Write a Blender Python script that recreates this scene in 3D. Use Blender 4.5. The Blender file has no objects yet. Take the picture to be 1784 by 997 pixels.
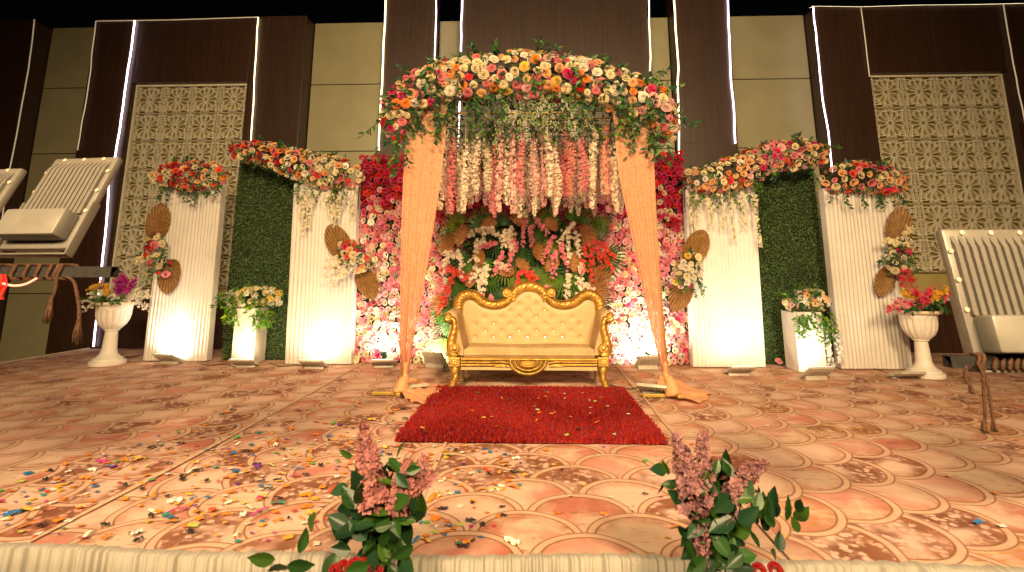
import bpy, bmesh, math, random
import numpy as np
from mathutils import Vector, Matrix

sc = bpy.context.scene
R = math.radians
rng = np.random.default_rng(11)
random.seed(11)

# ------------------------------------------------------------------ camera
YAW, PITCH, SHIFT, FOCAL = R(2.0), R(10.1), -0.0995, 892.0
CAM = np.array([0.0, 0.0, 1.79])
cd = bpy.data.cameras.new('camera')
cam = bpy.data.objects.new('camera', cd)
sc.collection.objects.link(cam)
cam.location = CAM
cam.rotation_euler = (math.pi / 2 + PITCH, 0, YAW)
cd.sensor_width = 36.0
cd.lens = 18.0
cd.shift_y = SHIFT
cd.clip_start = 0.05
cd.clip_end = 2000
cd.dof.use_dof = True
cd.dof.focus_distance = 6.0
cd.dof.aperture_fstop = 3.2
sc.camera = cam

# ------------------------------------------------------------------ night sky, faint moon, exposure
world = bpy.data.worlds.new('World')
sc.world = world
world.use_nodes = True
wn = world.node_tree
sky = wn.nodes.new('ShaderNodeTexSky')
sky.sky_type = 'NISHITA'
sky.sun_disc = False
sky.sun_elevation = R(3)
sky.sun_rotation = R(200)
wn.nodes['Background'].inputs['Strength'].default_value = 0.0006
wn.links.new(sky.outputs[0], wn.nodes['Background'].inputs['Color'])
sd = bpy.data.lights.new('moon_light', 'SUN')
sd.energy = 0.004
sd.angle = R(0.5)
sun = bpy.data.objects.new('moon_light', sd)
sun.rotation_euler = (R(50), 0, R(20))
sc.collection.objects.link(sun)
# two added warm lights, unseen behind the camera, stand in for off-frame stage lights
for x, en in ((-2.6, 395), (2.7, 410)):
    ld = bpy.data.lights.new('added_front_light', 'AREA')
    ld.shape = 'RECTANGLE'; ld.size = 1.8; ld.size_y = 1.2; ld.energy = en; ld.color = (1.0, .71, .375); ld.spread = R(90)
    lo = bpy.data.objects.new('added_front_light', ld)
    lo.location = (x, -5.0, 6.3)
    lo.rotation_euler = (Vector((0.1, 6.0, 1.0)) - lo.location).to_track_quat('-Z', 'Y').to_euler()
    sc.collection.objects.link(lo)
sc.view_settings.view_transform = 'Standard'
sc.view_settings.look = 'None'
sc.view_settings.exposure = 0.0
sc.view_settings.gamma = 1.0
sc.view_settings.use_curve_mapping = False
sc.cycles.use_denoising = True
sc.cycles.use_adaptive_sampling = True
sc.cycles.adaptive_threshold = 0.03
sc.cycles.max_bounces = 4
sc.cycles.diffuse_bounces = 2
sc.cycles.glossy_bounces = 2
sc.cycles.transmission_bounces = 3
sc.cycles.transparent_max_bounces = 8
sc.cycles.caustics_reflective = False
sc.cycles.caustics_refractive = False
sc.cycles.sample_clamp_indirect = 4.0

ST = 0.6          # stage top above the ground

# a pixel of the photograph (1784 x 997) to a point at depth Y, or on the level Z
_f = np.array([-math.sin(YAW) * math.cos(PITCH), math.cos(YAW) * math.cos(PITCH), math.sin(PITCH)])
_r = np.array([math.cos(YAW), math.sin(YAW), 0.0])
_u = np.cross(_r, _f)
_PY = 498.5 + SHIFT * 1784


def P(x, y, Y):
    d = _f + _r * (x - 892.0) / FOCAL + _u * (_PY - y) / FOCAL
    return CAM + d * (Y / d[1])


def G(x, y, Z=ST):
    d = _f + _r * (x - 892.0) / FOCAL + _u * (_PY - y) / FOCAL
    return CAM + d * ((Z - CAM[2]) / d[2])


# ------------------------------------------------------------------ node helpers
class E:
    """a float socket with operators"""
    def __init__(s, nt, sock): s.nt, s.s = nt, sock
    def _m(s, op, *a):
        n = s.nt.nodes.new('ShaderNodeMath'); n.operation = op
        for i, v in enumerate((s,) + a):
            if isinstance(v, E): s.nt.links.new(v.s, n.inputs[i])
            else: n.inputs[i].default_value = v
        return E(s.nt, n.outputs[0])
    def __add__(s, b): return s._m('ADD', b)
    __radd__ = __add__
    def __sub__(s, b): return s._m('SUBTRACT', b)
    def __rsub__(s, b): return (s * -1.0) + b
    def __mul__(s, b): return s._m('MULTIPLY', b)
    __rmul__ = __mul__
    def __truediv__(s, b): return s._m('DIVIDE', b)
    def lt(s, b): return s._m('LESS_THAN', b)
    def gt(s, b): return s._m('GREATER_THAN', b)
    def min(s, b): return s._m('MINIMUM', b)
    def max(s, b): return s._m('MAXIMUM', b)
    def abs(s): return s._m('ABSOLUTE')
    def ceil(s): return s._m('CEIL')
    def floor(s): return s._m('FLOOR')
    def sqrt(s): return s._m('SQRT')
    def round(s): return s._m('ROUND')
    def pow(s, b): return s._m('POWER', b)
    def smooth(s, a, b):
        n = s.nt.nodes.new('ShaderNodeMapRange'); n.interpolation_type = 'SMOOTHSTEP'
        s.nt.links.new(s.s, n.inputs[0])
        n.inputs[1].default_value, n.inputs[2].default_value = a, b
        return E(s.nt, n.outputs[0])


def mixc(nt, fac, a, b, mode='MIX'):
    n = nt.nodes.new('ShaderNodeMix'); n.data_type = 'RGBA'; n.blend_type = mode
    for i, v in ((0, fac), (6, a), (7, b)):
        if isinstance(v, E): nt.links.new(v.s, n.inputs[i])
        elif hasattr(v, 'is_output'): nt.links.new(v, n.inputs[i])
        elif isinstance(v, (tuple, list)): n.inputs[i].default_value = (*v[:3], 1)
        else: n.inputs[i].default_value = v
    return n.outputs[2]


def noise(nt, vec, scale, detail=3, rough=0.55, dist=0.0):
    n = nt.nodes.new('ShaderNodeTexNoise')
    n.inputs['Scale'].default_value = scale
    n.inputs['Detail'].default_value = detail
    n.inputs['Roughness'].default_value = rough
    n.inputs['Distortion'].default_value = dist
    if vec is not None: nt.links.new(vec, n.inputs['Vector'])
    return E(nt, n.outputs[0])


def new_mat(name):
    m = bpy.data.materials.new(name); m.use_nodes = True
    nt = m.node_tree
    return m, nt, nt.nodes['Principled BSDF'], nt.nodes['Material Output']


def objco(nt):
    return nt.nodes.new('ShaderNodeTexCoord').outputs['Object']


def bump(nt, b, h, strength=0.3, dist=0.01):
    n = nt.nodes.new('ShaderNodeBump')
    n.inputs['Strength'].default_value = strength
    n.inputs['Distance'].default_value = dist
    nt.links.new(h.s if isinstance(h, E) else h, n.inputs['Height'])
    nt.links.new(n.outputs[0], b.inputs['Normal'])


def plain(name, col, rough=0.5, metal=0.0, vary=0.12, scale=8.0, bmp=0.0, bscale=60.0, spec=0.5, emit=None, estr=0.0):
    m, nt, b, o = new_mat(name)
    co = objco(nt)
    nz = noise(nt, co, scale, 4).smooth(0.3, 0.7)
    lo = tuple(c * (1 - vary) for c in col); hi = tuple(min(1, c * (1 + vary)) for c in col)
    nt.links.new(mixc(nt, nz, lo, hi), b.inputs['Base Color'])
    b.inputs['Roughness'].default_value = rough
    b.inputs['Metallic'].default_value = metal
    b.inputs['Specular IOR Level'].default_value = spec
    if bmp:
        bump(nt, b, noise(nt, co, bscale, 4), bmp)
    if emit:
        b.inputs['Emission Color'].default_value = (*emit, 1)
        b.inputs['Emission Strength'].default_value = estr
    return m


def leafy(name, source, trans=0.25, rough=0.55, sat_var=0.25, spec=0.3):
    """petals and leaves: colour from the object ('object') or from the mesh ('mesh'), light passing through"""
    m, nt, b, o = new_mat(name)
    if source == 'object':
        base = nt.nodes.new('ShaderNodeObjectInfo').outputs['Color']
    else:
        a = nt.nodes.new('ShaderNodeVertexColor'); a.layer_name = 'Col'
        base = a.outputs[0]
    g = nt.nodes.new('ShaderNodeNewGeometry')
    rnd = E(nt, g.outputs['Random Per Island'])
    h = nt.nodes.new('ShaderNodeHueSaturation')
    nt.links.new((rnd * 0.03 + 0.485).s, h.inputs['Hue'])
    nt.links.new((rnd * sat_var + (1 - sat_var / 2)).s, h.inputs['Saturation'])
    nt.links.new((rnd * 0.3 + 0.85).s, h.inputs['Value'])
    nt.links.new(base, h.inputs['Color'])
    nt.links.new(h.outputs[0], b.inputs['Base Color'])
    b.inputs['Roughness'].default_value = rough
    b.inputs['Specular IOR Level'].default_value = spec
    t = nt.nodes.new('ShaderNodeBsdfTranslucent')
    nt.links.new(h.outputs[0], t.inputs[0])
    mx = nt.nodes.new('ShaderNodeMixShader'); mx.inputs[0].default_value = trans
    nt.links.new(b.outputs[0], mx.inputs[1]); nt.links.new(t.outputs[0], mx.inputs[2])
    nt.links.new(mx.outputs[0], o.inputs[0])
    return m


# ------------------------------------------------------------------ mesh helpers: a shape is (V, [faces])
def link(o, parent=None):
    sc.collection.objects.link(o)
    if parent is not None:
        o.parent = parent
    return o


def tag(o, label=None, cat=None, group=None, kind=None):
    if label: o['label'] = label
    if cat: o['category'] = cat
    if group: o['group'] = group
    if kind: o['kind'] = kind
    return o


def thing(name, loc, label, cat, group=None):
    o = bpy.data.objects.new(name, None)
    o.location = loc
    o.empty_display_size = 0.1
    return tag(link(o), label, cat, group)


class MB:
    """collects shapes; build() links them as one mesh object"""
    def __init__(s): s.V, s.Q, s.T, s.N, s.C, s.n = [], [], [], [], [], 0
    def add(s, shape, col=None, M=None):
        V, F = shape
        V = np.asarray(V, float)
        if M is not None:
            M = np.asarray(M, float); V = V @ M[:3, :3].T + M[:3, 3]
        q = [f for f in F if len(f) == 4]; t = [f for f in F if len(f) == 3]
        if q: s.Q.append(np.asarray(q) + s.n)
        if t: s.T.append(np.asarray(t) + s.n)
        s.N += [tuple(i + s.n for i in f) for f in F if len(f) > 4]
        s.V.append(V); s.n += len(V)
        s.C.append(np.tile(np.array(col if col is not None else (1, 1, 1), float), (len(V), 1)))
        return s
    def inst(s, shape, A, T, cols):
        """many copies: A (k,3,3) with columns = axes, T (k,3), cols (k,3)"""
        V, F = shape
        V = np.asarray(V, float); k = len(T)
        if k == 0: return s
        W = np.einsum('kij,vj->kvi', A, V) + np.asarray(T)[:, None, :]
        off = s.n + np.arange(k)[:, None, None] * len(V)
        for L, n in ((s.Q, 4), (s.T, 3)):
            f = np.asarray([x for x in F if len(x) == n])
            if len(f): L.append((f[None] + off).reshape(-1, n))
        s.V.append(W.reshape(-1, 3)); s.n += k * len(V)
        s.C.append(np.repeat(np.asarray(cols, float), len(V), axis=0))
        return s
    def mesh(s, name, mat, smooth=False, col=False, origin=(0, 0, 0)):
        V = np.concatenate(s.V) - np.asarray(origin, float)
        Q = np.concatenate(s.Q) if s.Q else np.zeros((0, 4), int)
        T = np.concatenate(s.T) if s.T else np.zeros((0, 3), int)
        loops = np.concatenate([Q.ravel(), T.ravel()] + [np.array(f) for f in s.N]).astype(np.int32)
        tot = np.concatenate([np.full(len(Q), 4), np.full(len(T), 3), np.array([len(f) for f in s.N], int)]).astype(np.int32)
        st = np.concatenate([[0], np.cumsum(tot)[:-1]]).astype(np.int32)
        me = bpy.data.meshes.new(name)
        me.vertices.add(len(V)); me.vertices.foreach_set('co', V.astype(np.float32).ravel())
        me.loops.add(len(loops)); me.loops.foreach_set('vertex_index', loops)
        me.polygons.add(len(tot)); me.polygons.foreach_set('loop_start', st)
        try: me.polygons.foreach_set('loop_total', tot)
        except Exception: pass
        me.update(calc_edges=True)
        me.polygons.foreach_set('use_smooth', np.full(len(tot), bool(smooth)))
        if col:
            a = me.color_attributes.new('Col', 'FLOAT_COLOR', 'POINT')
            C = np.concatenate(s.C)
            a.data.foreach_set('color', np.concatenate([C, np.ones((len(C), 1))], 1).astype(np.float32).ravel())
        if mat is not None: me.materials.append(mat)
        return me
    def build(s, name, mat, parent=None, smooth=False, col=False, origin=(0, 0, 0), sharp=None):
        o = bpy.data.objects.new(name, s.mesh(name, mat, smooth, col, origin))
        if sharp:
            o.data.set_sharp_from_angle(angle=R(sharp))
        link(o, parent)
        if parent is None: o.location = origin
        return o


def part(name, shape, mat, parent=None, smooth=False, sharp=None):
    return MB().add(shape).build(name, mat, parent, smooth, sharp=sharp)


def join(*shapes):
    V, F, n = [], [], 0
    for v, f in shapes:
        v = np.asarray(v, float); V.append(v); F += [tuple(i + n for i in x) for x in f]; n += len(v)
    return np.concatenate(V), F


def xf(shape, M):
    M = np.asarray(M, float)
    return np.asarray(shape[0], float) @ M[:3, :3].T + M[:3, 3], shape[1]


def box(x0, x1, y0, y1, z0, z1, b=0.0):
    if b <= 0:
        V = [(x, y, z) for x in (x0, x1) for y in (y0, y1) for z in (z0, z1)]
        return np.array(V, float), [(0, 1, 3, 2), (4, 6, 7, 5), (0, 4, 5, 1), (2, 3, 7, 6), (0, 2, 6, 4), (1, 5, 7, 3)]
    bm = bmesh.new()
    bmesh.ops.create_cube(bm, size=1.0)
    for v in bm.verts:
        v.co = Vector(((x0 + x1) / 2 + v.co.x * (x1 - x0), (y0 + y1) / 2 + v.co.y * (y1 - y0), (z0 + z1) / 2 + v.co.z * (z1 - z0)))
    bmesh.ops.bevel(bm, geom=bm.edges[:], offset=b, segments=2, affect='EDGES', profile=0.5)
    bm.verts.index_update()
    r = np.array([v.co[:] for v in bm.verts]), [tuple(v.index for v in f.verts) for f in bm.faces]
    bm.free()
    return r


def smoothline(pts, k=6):
    """Catmull-Rom through the points"""
    p = np.asarray(pts, float)
    q = np.vstack([2 * p[0] - p[1], p, 2 * p[-1] - p[-2]])
    out = []
    for i in range(1, len(q) - 2):
        for t in np.linspace(0, 1, k, endpoint=False):
            a, b, c, d = q[i - 1], q[i], q[i + 1], q[i + 2]
            out.append(0.5 * (2 * b + (c - a) * t + (2 * a - 5 * b + 4 * c - d) * t * t + (3 * b - a - 3 * c + d) * t ** 3))
    out.append(p[-1])
    return np.array(out)


def tube(pts, rad, n=8):
    p = np.asarray(pts, float); m = len(p)
    rad = np.broadcast_to(np.asarray(rad, float), (m,))
    t = np.gradient(p, axis=0); t /= np.linalg.norm(t, axis=1)[:, None] + 1e-12
    a = np.array([0, 0, 1.0]) if abs(t[0][2]) < 0.9 else np.array([1.0, 0, 0])
    V = []
    for i in range(m):
        a = a - t[i] * (a @ t[i]); a /= np.linalg.norm(a) + 1e-12
        b = np.cross(t[i], a)
        for k in range(n):
            w = 2 * math.pi * k / n
            V.append(p[i] + rad[i] * (a * math.cos(w) + b * math.sin(w)))
    F = [(i * n + k, i * n + (k + 1) % n, (i + 1) * n + (k + 1) % n, (i + 1) * n + k) for i in range(m - 1) for k in range(n)]
    F += [tuple(range(n - 1, -1, -1)), tuple(range((m - 1) * n, m * n))]
    return np.array(V), F


def lathe(prof, n=32, flute=None):
    V, F = [], []
    for j, (r, z) in enumerate(prof):
        for k in range(n):
            w = 2 * math.pi * k / n
            rr = r * (1 + (flute(j) if flute else 0) * (abs(math.cos(w * 8)) - 0.5))
            V.append((rr * math.cos(w), rr * math.sin(w), z))
    m = len(prof)
    F = [(i * n + k, i * n + (k + 1) % n, (i + 1) * n + (k + 1) % n, (i + 1) * n + k) for i in range(m - 1) for k in range(n)]
    F += [tuple(range(n - 1, -1, -1)), tuple(range((m - 1) * n, m * n))]
    return np.array(V), F


def grid(fn, nu, nv):
    """surface fn(u,v) over the unit square"""
    V = [fn(i / nu, j / nv) for i in range(nu + 1) for j in range(nv + 1)]
    F = [(i * (nv + 1) + j, (i + 1) * (nv + 1) + j, (i + 1) * (nv + 1) + j + 1, i * (nv + 1) + j + 1) for i in range(nu) for j in range(nv)]
    return np.array(V, float), F


def frames(N, spin, scale):
    """rotation-scale matrices whose z column is N"""
    N = np.asarray(N, float); N = N / (np.linalg.norm(N, axis=1)[:, None] + 1e-9)
    a = np.where(np.abs(N[:, 2:3]) < 0.9, np.array([[0, 0, 1.0]]), np.array([[1.0, 0, 0]]))
    x = np.cross(a, N); x /= np.linalg.norm(x, axis=1)[:, None]
    y = np.cross(N, x)
    c, s_ = np.cos(spin)[:, None], np.sin(spin)[:, None]
    X = x * c + y * s_; Y = -x * s_ + y * c
    return np.stack([X, Y, N], 2) * np.asarray(scale).reshape(-1, 1, 1)


def mat4(A, T):
    M = np.eye(4); M[:3, :3] = A; M[:3, 3] = T
    return Matrix(M.tolist())


# ------------------------------------------------------------------ flowers and leaves: unit shapes facing +Z
def rose_shape(rings, nu, nv, seed):
    r_ = np.random.default_rng(seed)
    sh = []
    for cnt, r0, r1, z0, z1, ha, curl in rings:
        ph = r_.uniform(0, 6.28)
        for k in range(cnt):
            w0 = ph + 2 * math.pi * k / cnt + r_.uniform(-.12, .12)
            dz = r_.uniform(-.04, .04)
            V = []
            for i in range(nu):
                a = -1 + 2 * i / (nu - 1)
                for j in range(nv):
                    t = j / (nv - 1)
                    te = t * (1 - 0.16 * a * a)
                    r = r0 + (r1 - r0) * te ** 0.8 - 0.06 * a * a * t
                    z = z0 + (z1 - z0) * math.sin(te * math.pi / 2) - curl * te ** 4 + dz
                    w = w0 + a * ha * (0.7 + 0.3 * t)
                    V.append((r * math.cos(w), r * math.sin(w), z))
            F = [(i * nv + j, (i + 1) * nv + j, (i + 1) * nv + j + 1, i * nv + j + 1) for i in range(nu - 1) for j in range(nv - 1)]
            sh.append((np.array(V), F))
    return join(*sh)


HI = [(2, .0, .13, .45, .78, 1.7, 0), (3, .07, .30, .38, .84, 1.3, .06), (4, .18, .52, .25, .86, 1.1, .14), (5, .30, .78, .10, .78, .95, .24), (6, .42, 1.02, -.05, .56, .80, .28)]
LO = [(2, .0, .17, .42, .76, 1.7, 0), (4, .12, .48, .28, .82, 1.15, .12), (6, .34, .98, .0, .60, .85, .26)]
ROSE_HI = [rose_shape(HI, 5, 4, s) for s in (1, 2, 3)]
ROSE_LO = [rose_shape(LO, 4, 3, s) for s in (4, 5, 6)]


def blossom_shape(n=5, cup=0.35):
    sh = []
    for k in range(n):
        w = 2 * math.pi * k / n
        c, s_ = math.cos(w), math.sin(w)
        pts = [(0.08, 0, 0), (0.6, 0.38, cup * .6), (1.0, 0, cup), (0.6, -0.38, cup * .6)]
        sh.append((np.array([(x * c - y * s_, x * s_ + y * c, z) for x, y, z in pts]), [(0, 3, 2, 1)]))
    return join(*sh)


BLOS = blossom_shape()


def pom_shape(n, seed):
    r_ = np.random.default_rng(seed)
    m = MB()
    i = np.arange(n) + .5
    z = 1 - i / n * 0.95; w = i * 2.39996
    rr = np.sqrt(1 - z * z)
    N = np.stack([rr * np.cos(w), rr * np.sin(w), z], 1)
    A = frames(N, r_.uniform(0, 6, n), np.full(n, .38))
    m.inst(BLOS, A, N * np.array([.85, .85, .6]), np.ones((n, 3)))
    return np.concatenate(m.V), [tuple(f) for f in np.concatenate(m.Q)]


POM = [pom_shape(16, s) for s in (1, 2)]
# leaf along +Y, blade normal +Z
LEAF = (np.array([(0, 0, 0), (-.22, .35, .05), (0, .4, -.03), (.22, .35, .05), (-.17, .7, .02), (0, .72, -.07), (.17, .7, .02), (0, 1.0, -.16)]),
        [(0, 2, 1), (0, 3, 2), (1, 2, 5, 4), (2, 3, 6, 5), (4, 5, 7), (5, 6, 7)])
LEAFLO = (np.array([(0, 0, 0), (-.25, .5, .04), (0, 1.0, -.1), (.25, .5, .04)]), [(0, 3, 2, 1)])

PAL = dict(
    crimson=(.50, .008, .05), red=(.68, .022, .03), hot=(.66, .04, .16), pink=(.80, .24, .28), pale=(.86, .47, .45),
    cream=(.84, .68, .42), white=(.86, .78, .64), peach=(.88, .45, .22), orange=(.85, .26, .07), yellow=(.82, .55, .12),
    coral=(.85, .10, .08), purple=(.42, .02, .28), mauve=(.62, .30, .38))
LEAFC = np.array([(.035, .095, .022), (.05, .13, .03), (.022, .07, .03), (.09, .17, .03), (.03, .085, .05)])


def pick(pal, n, r_=rng):
    """pal: list of (name, weight)"""
    names = [p[0] for p in pal]; w = np.array([p[1] for p in pal], float)
    idx = r_.choice(len(names), n, p=w / w.sum())
    C = np.array([PAL[names[i]] for i in idx])
    return np.clip(C * r_.uniform(.85, 1.15, (n, 1)), 0, .92)


def leafcol(n, tint=None, r_=rng):
    C = LEAFC[r_.integers(0, len(LEAFC), n)] * r_.uniform(.7, 1.35, (n, 1))
    return C if tint is None else C * np.asarray(tint)


def leaf_frames(D, up, size, r_=rng):
    """leaves pointing along D (k,3), blades turned roughly to 'up'"""
    D = D / (np.linalg.norm(D, axis=1)[:, None] + 1e-9)
    U = np.asarray(up, float) + r_.normal(0, .5, D.shape)
    Xa = np.cross(D, U); Xa /= np.linalg.norm(Xa, axis=1)[:, None] + 1e-9
    Z = np.cross(Xa, D)
    return np.stack([Xa, D, Z], 2) * np.asarray(size).reshape(-1, 1, 1)


def scatter_min(points, dmin):
    keep = []
    cell = {}
    for i, p in enumerate(points):
        k = tuple((p // dmin).astype(int))
        ok = True
        for a in (-1, 0, 1):
            for b in (-1, 0, 1):
                for c in (-1, 0, 1):
                    for j in cell.get((k[0] + a, k[1] + b, k[2] + c), ()):
                        if np.sum((points[j] - p) ** 2) < dmin * dmin: ok = False; break
                    if not ok: break
                if not ok: break
            if not ok: break
        if ok:
            keep.append(i); cell.setdefault(k, []).append(i)
    return keep
# ------------------------------------------------------------------ materials
def carpet_material():
    m, nt, b, o = new_mat('printed_carpet')
    co = objco(nt)
    wob = nt.nodes.new('ShaderNodeVectorMath'); wob.operation = 'MULTIPLY_ADD'
    nzc = nt.nodes.new('ShaderNodeTexNoise'); nzc.inputs['Scale'].default_value = 2.2
    nt.links.new(co, nzc.inputs['Vector'])
    nt.links.new(nzc.outputs['Color'], wob.inputs[0]); wob.inputs[1].default_value = (.06, .06, 0)
    nt.links.new(co, wob.inputs[2])
    sep = nt.nodes.new('ShaderNodeSeparateXYZ'); nt.links.new(wob.outputs[0], sep.inputs[0])
    X, Y = E(nt, sep.outputs[0]), E(nt, sep.outputs[1])
    sep0 = nt.nodes.new('ShaderNodeSeparateXYZ'); nt.links.new(co, sep0.inputs[0])
    X0 = E(nt, sep0.outputs[0])
    # four lengths of carpet, the print turned differently on each
    s1 = X0.lt(-2.27)
    s2 = X0.gt(-2.27) * X0.lt(-0.62)
    s3 = X0.gt(-0.62) * X0.lt(1.12)
    s4 = X0.gt(1.12)
    Xr = X * 0.85 - Y * 0.53; Yr = X * 0.53 + Y * 0.85
    v = s1 * Xr + s2 * (Xr * -1.0) + s3 * Y + s4 * Xr
    u = s1 * Yr + s2 * (Yr + .21) + s3 * X + s4 * (Yr + .11)
    strip = s2 + s3 * 2.0 + s4 * 3.0
    Rr, H = 0.28, 0.22
    W = 2 * Rr
    ie = (u / W).round(); de = (u - ie * W).abs()
    io = (u / W - 0.5).round() + 0.5; do = (u - io * W).abs()
    ge = (Rr * Rr - de * de).max(0.0).sqrt(); go = (Rr * Rr - do * do).max(0.0).sqrt()
    je = ((v - ge) / (2 * H)).ceil() * 2.0
    jo = ((v - go - H) / (2 * H)).ceil() * 2.0 + 1.0
    ev = je.lt(jo); od = 1.0 - ev
    j = ev * je + od * jo; d0 = ev * de + od * do; i = ev * ie + od * io
    dv = (v - j * H).max(0.0)
    edge = Rr - (d0 * d0 + dv * dv).sqrt()          # distance in from the rim of the scale
    cv = nt.nodes.new('ShaderNodeCombineXYZ')
    nt.links.new(i.s, cv.inputs[0]); nt.links.new(j.s, cv.inputs[1]); nt.links.new(strip.s, cv.inputs[2])
    wn_ = nt.nodes.new('ShaderNodeTexWhiteNoise'); wn_.noise_dimensions = '3D'
    nt.links.new(cv.outputs[0], wn_.inputs['Vector'])
    rnd = E(nt, wn_.outputs['Value'])
    sc_ = nt.nodes.new('ShaderNodeSeparateColor'); nt.links.new(wn_.outputs['Color'], sc_.inputs[0])
    rnd2 = E(nt, sc_.outputs[1]); rnd3 = E(nt, sc_.outputs[2])
    # offset noise per scale so neighbours differ
    off = nt.nodes.new('ShaderNodeVectorMath'); off.operation = 'MULTIPLY_ADD'
    nt.links.new(wn_.outputs['Color'], off.inputs[0]); off.inputs[1].default_value = (9, 9, 9); nt.links.new(co, off.inputs[2])
    big = noise(nt, off.outputs[0], 3.2, 3, .5, .6)
    fine = noise(nt, off.outputs[0], 17, 4, .6, .3)
    streak_m = nt.nodes.new('ShaderNodeMapping'); streak_m.inputs['Scale'].default_value = (3, 15, 1); streak_m.inputs['Rotation'].default_value = (0, 0, .6)
    nt.links.new(off.outputs[0], streak_m.inputs[0])
    streak = noise(nt, streak_m.outputs[0], 2.2, 3, .6, 1.2)
    vor = nt.nodes.new('ShaderNodeTexVoronoi'); vor.inputs['Scale'].default_value = 21
    nt.links.new(off.outputs[0], vor.inputs['Vector'])
    spots = E(nt, vor.outputs[0]).smooth(.28, .5)
    ground = mixc(nt, rnd2, (.69, .49, .35), (.73, .465, .375))
    red = mixc(nt, rnd3, (.46, .085, .06), (.64, .25, .20))
    c = mixc(nt, big.smooth(.40, .64) * rnd.smooth(.05, .4) * (1.0 - rnd2.gt(.62)) * .8, ground, red)
    brown_on = rnd2.gt(.54) * rnd3.gt(.30)
    c = mixc(nt, brown_on * (fine * 0.95 + spots * 0.16).smooth(.42, .62) * big.smooth(.34, .56) * .95, c, (.20, .068, .032))
    line_on = rnd2.lt(.3)
    c = mixc(nt, line_on * streak.smooth(.58, .66) * .7, c, (.27, .10, .045))
    ochre_on = rnd.gt(.72) * X0.gt(.9)
    c = mixc(nt, ochre_on * streak.smooth(.45, .62) * .7, c, (.55, .26, .05))
    # printed tone towards the rim, and the pale rim band with its two fine lines
    c = mixc(nt, (1.0 - edge.smooth(.05, .16)) * (fine.smooth(.3, .7) * .5 + .15), c, (.38, .14, .068))
    band = edge.lt(.046)
    c = mixc(nt, band, c, mixc(nt, fine, (.60, .345, .23), (.68, .46, .33)))
    l1 = (1.0 - (edge - .046).abs().smooth(.002, .009)); l2 = (1.0 - (edge - .004).abs().smooth(.002, .008))
    c = mixc(nt, l1.max(l2) * .8, c, (.22, .075, .037))
    dirt = noise(nt, co, 1.1, 5, .65)
    c = mixc(nt, dirt.smooth(.5, .8) * .22, c, (.33, .20, .13))
    nt.links.new(c, b.inputs['Base Color'])
    b.inputs['Roughness'].default_value = .8
    b.inputs['Specular IOR Level'].default_value = .25
    bump(nt, b, noise(nt, co, 3.0, 3) * 3.0 + noise(nt, co, 160, 2) * .12, .35, .02)
    return m


def wood_panel_material():
    m, nt, b, o = new_mat('brown_wood_laminate')
    co = objco(nt)
    mp = nt.nodes.new('ShaderNodeMapping'); mp.inputs['Scale'].default_value = (14, 14, .5); nt.links.new(co, mp.inputs[0])
    g = noise(nt, mp.outputs[0], 3.0, 5, .6, .4)
    nt.links.new(mixc(nt, g.smooth(.3, .7), (.030, .0125, .0070), (.054, .024, .0135)), b.inputs['Base Color'])
    b.inputs['Roughness'].default_value = .42
    return m


def cloth(name, col, trans=.25, see=0.0, vary=.04, scale=5.0):
    m, nt, b, o = new_mat(name)
    co = objco(nt)
    c = mixc(nt, noise(nt, co, scale, 4).smooth(.3, .7), tuple(x * (1 - vary) for x in col), tuple(min(.95, x * (1 + vary)) for x in col))
    nt.links.new(c, b.inputs['Base Color'])
    b.inputs['Roughness'].default_value = .75
    b.inputs['Specular IOR Level'].default_value = .2
    b.inputs['Sheen Weight'].default_value = .15
    t = nt.nodes.new('ShaderNodeBsdfTranslucent'); nt.links.new(c, t.inputs[0])
    mx = nt.nodes.new('ShaderNodeMixShader'); mx.inputs[0].default_value = trans
    nt.links.new(b.outputs[0], mx.inputs[1]); nt.links.new(t.outputs[0], mx.inputs[2])
    last = mx.outputs[0]
    if see:
        tr = nt.nodes.new('ShaderNodeBsdfTransparent')
        m2 = nt.nodes.new('ShaderNodeMixShader')
        mp = nt.nodes.new('ShaderNodeMapping'); mp.inputs['Scale'].default_value = (1, 1, 1); nt.links.new(co, mp.inputs[0])
        nt.links.new((noise(nt, mp.outputs[0], 60, 3).smooth(.35, .75) * see).s, m2.inputs[0])
        nt.links.new(last, m2.inputs[1]); nt.links.new(tr.outputs[0], m2.inputs[2])
        last = m2.outputs[0]
    nt.links.new(last, o.inputs[0])
    return m


def glow(name, col, strength):
    m, nt, b, o = new_mat(name)
    b.inputs['Base Color'].default_value = (*[min(.9, c) for c in col], 1)
    b.inputs['Emission Color'].default_value = (*col, 1)
    b.inputs['Emission Strength'].default_value = strength
    if strength < 1 or 'lamp' in name: m.cycles.emission_sampling = 'NONE'
    return m


M_carpet = carpet_material()
M_brown = wood_panel_material()
M_grey = plain('grey_composite_panel', (.33, .30, .175), .38, 0, .06, 2.0)
M_joint = plain('panel_joint', (.03, .027, .022), .7)
M_jali = plain('lattice_cream', (.80, .74, .58), .6, 0, .08, 4)
M_jaliback = plain('lattice_backing', (.42, .34, .13), .6, 0, .06, 3)
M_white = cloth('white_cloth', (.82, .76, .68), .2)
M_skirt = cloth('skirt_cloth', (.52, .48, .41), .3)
M_peach = cloth('peach_sheer', (.92, .48, .27), .45, .42, .06, 30)
M_peachfloor = cloth('peach_cloth_folded', (.90, .42, .20), .25, 0, .08, 30)
M_rose = leafy('petal', 'object', .22)
M_roseC = leafy('petal_mixed', 'mesh', .22)
M_leafC = leafy('leaf_mixed', 'mesh', .25, .42, .3, .4)
M_gold = plain('gold_paint', (.62, .37, .085), .38, .6, .25, 14, .25, 120)
M_goldrod = plain('gold_rod', (.50, .33, .07), .4, .5)
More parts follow.
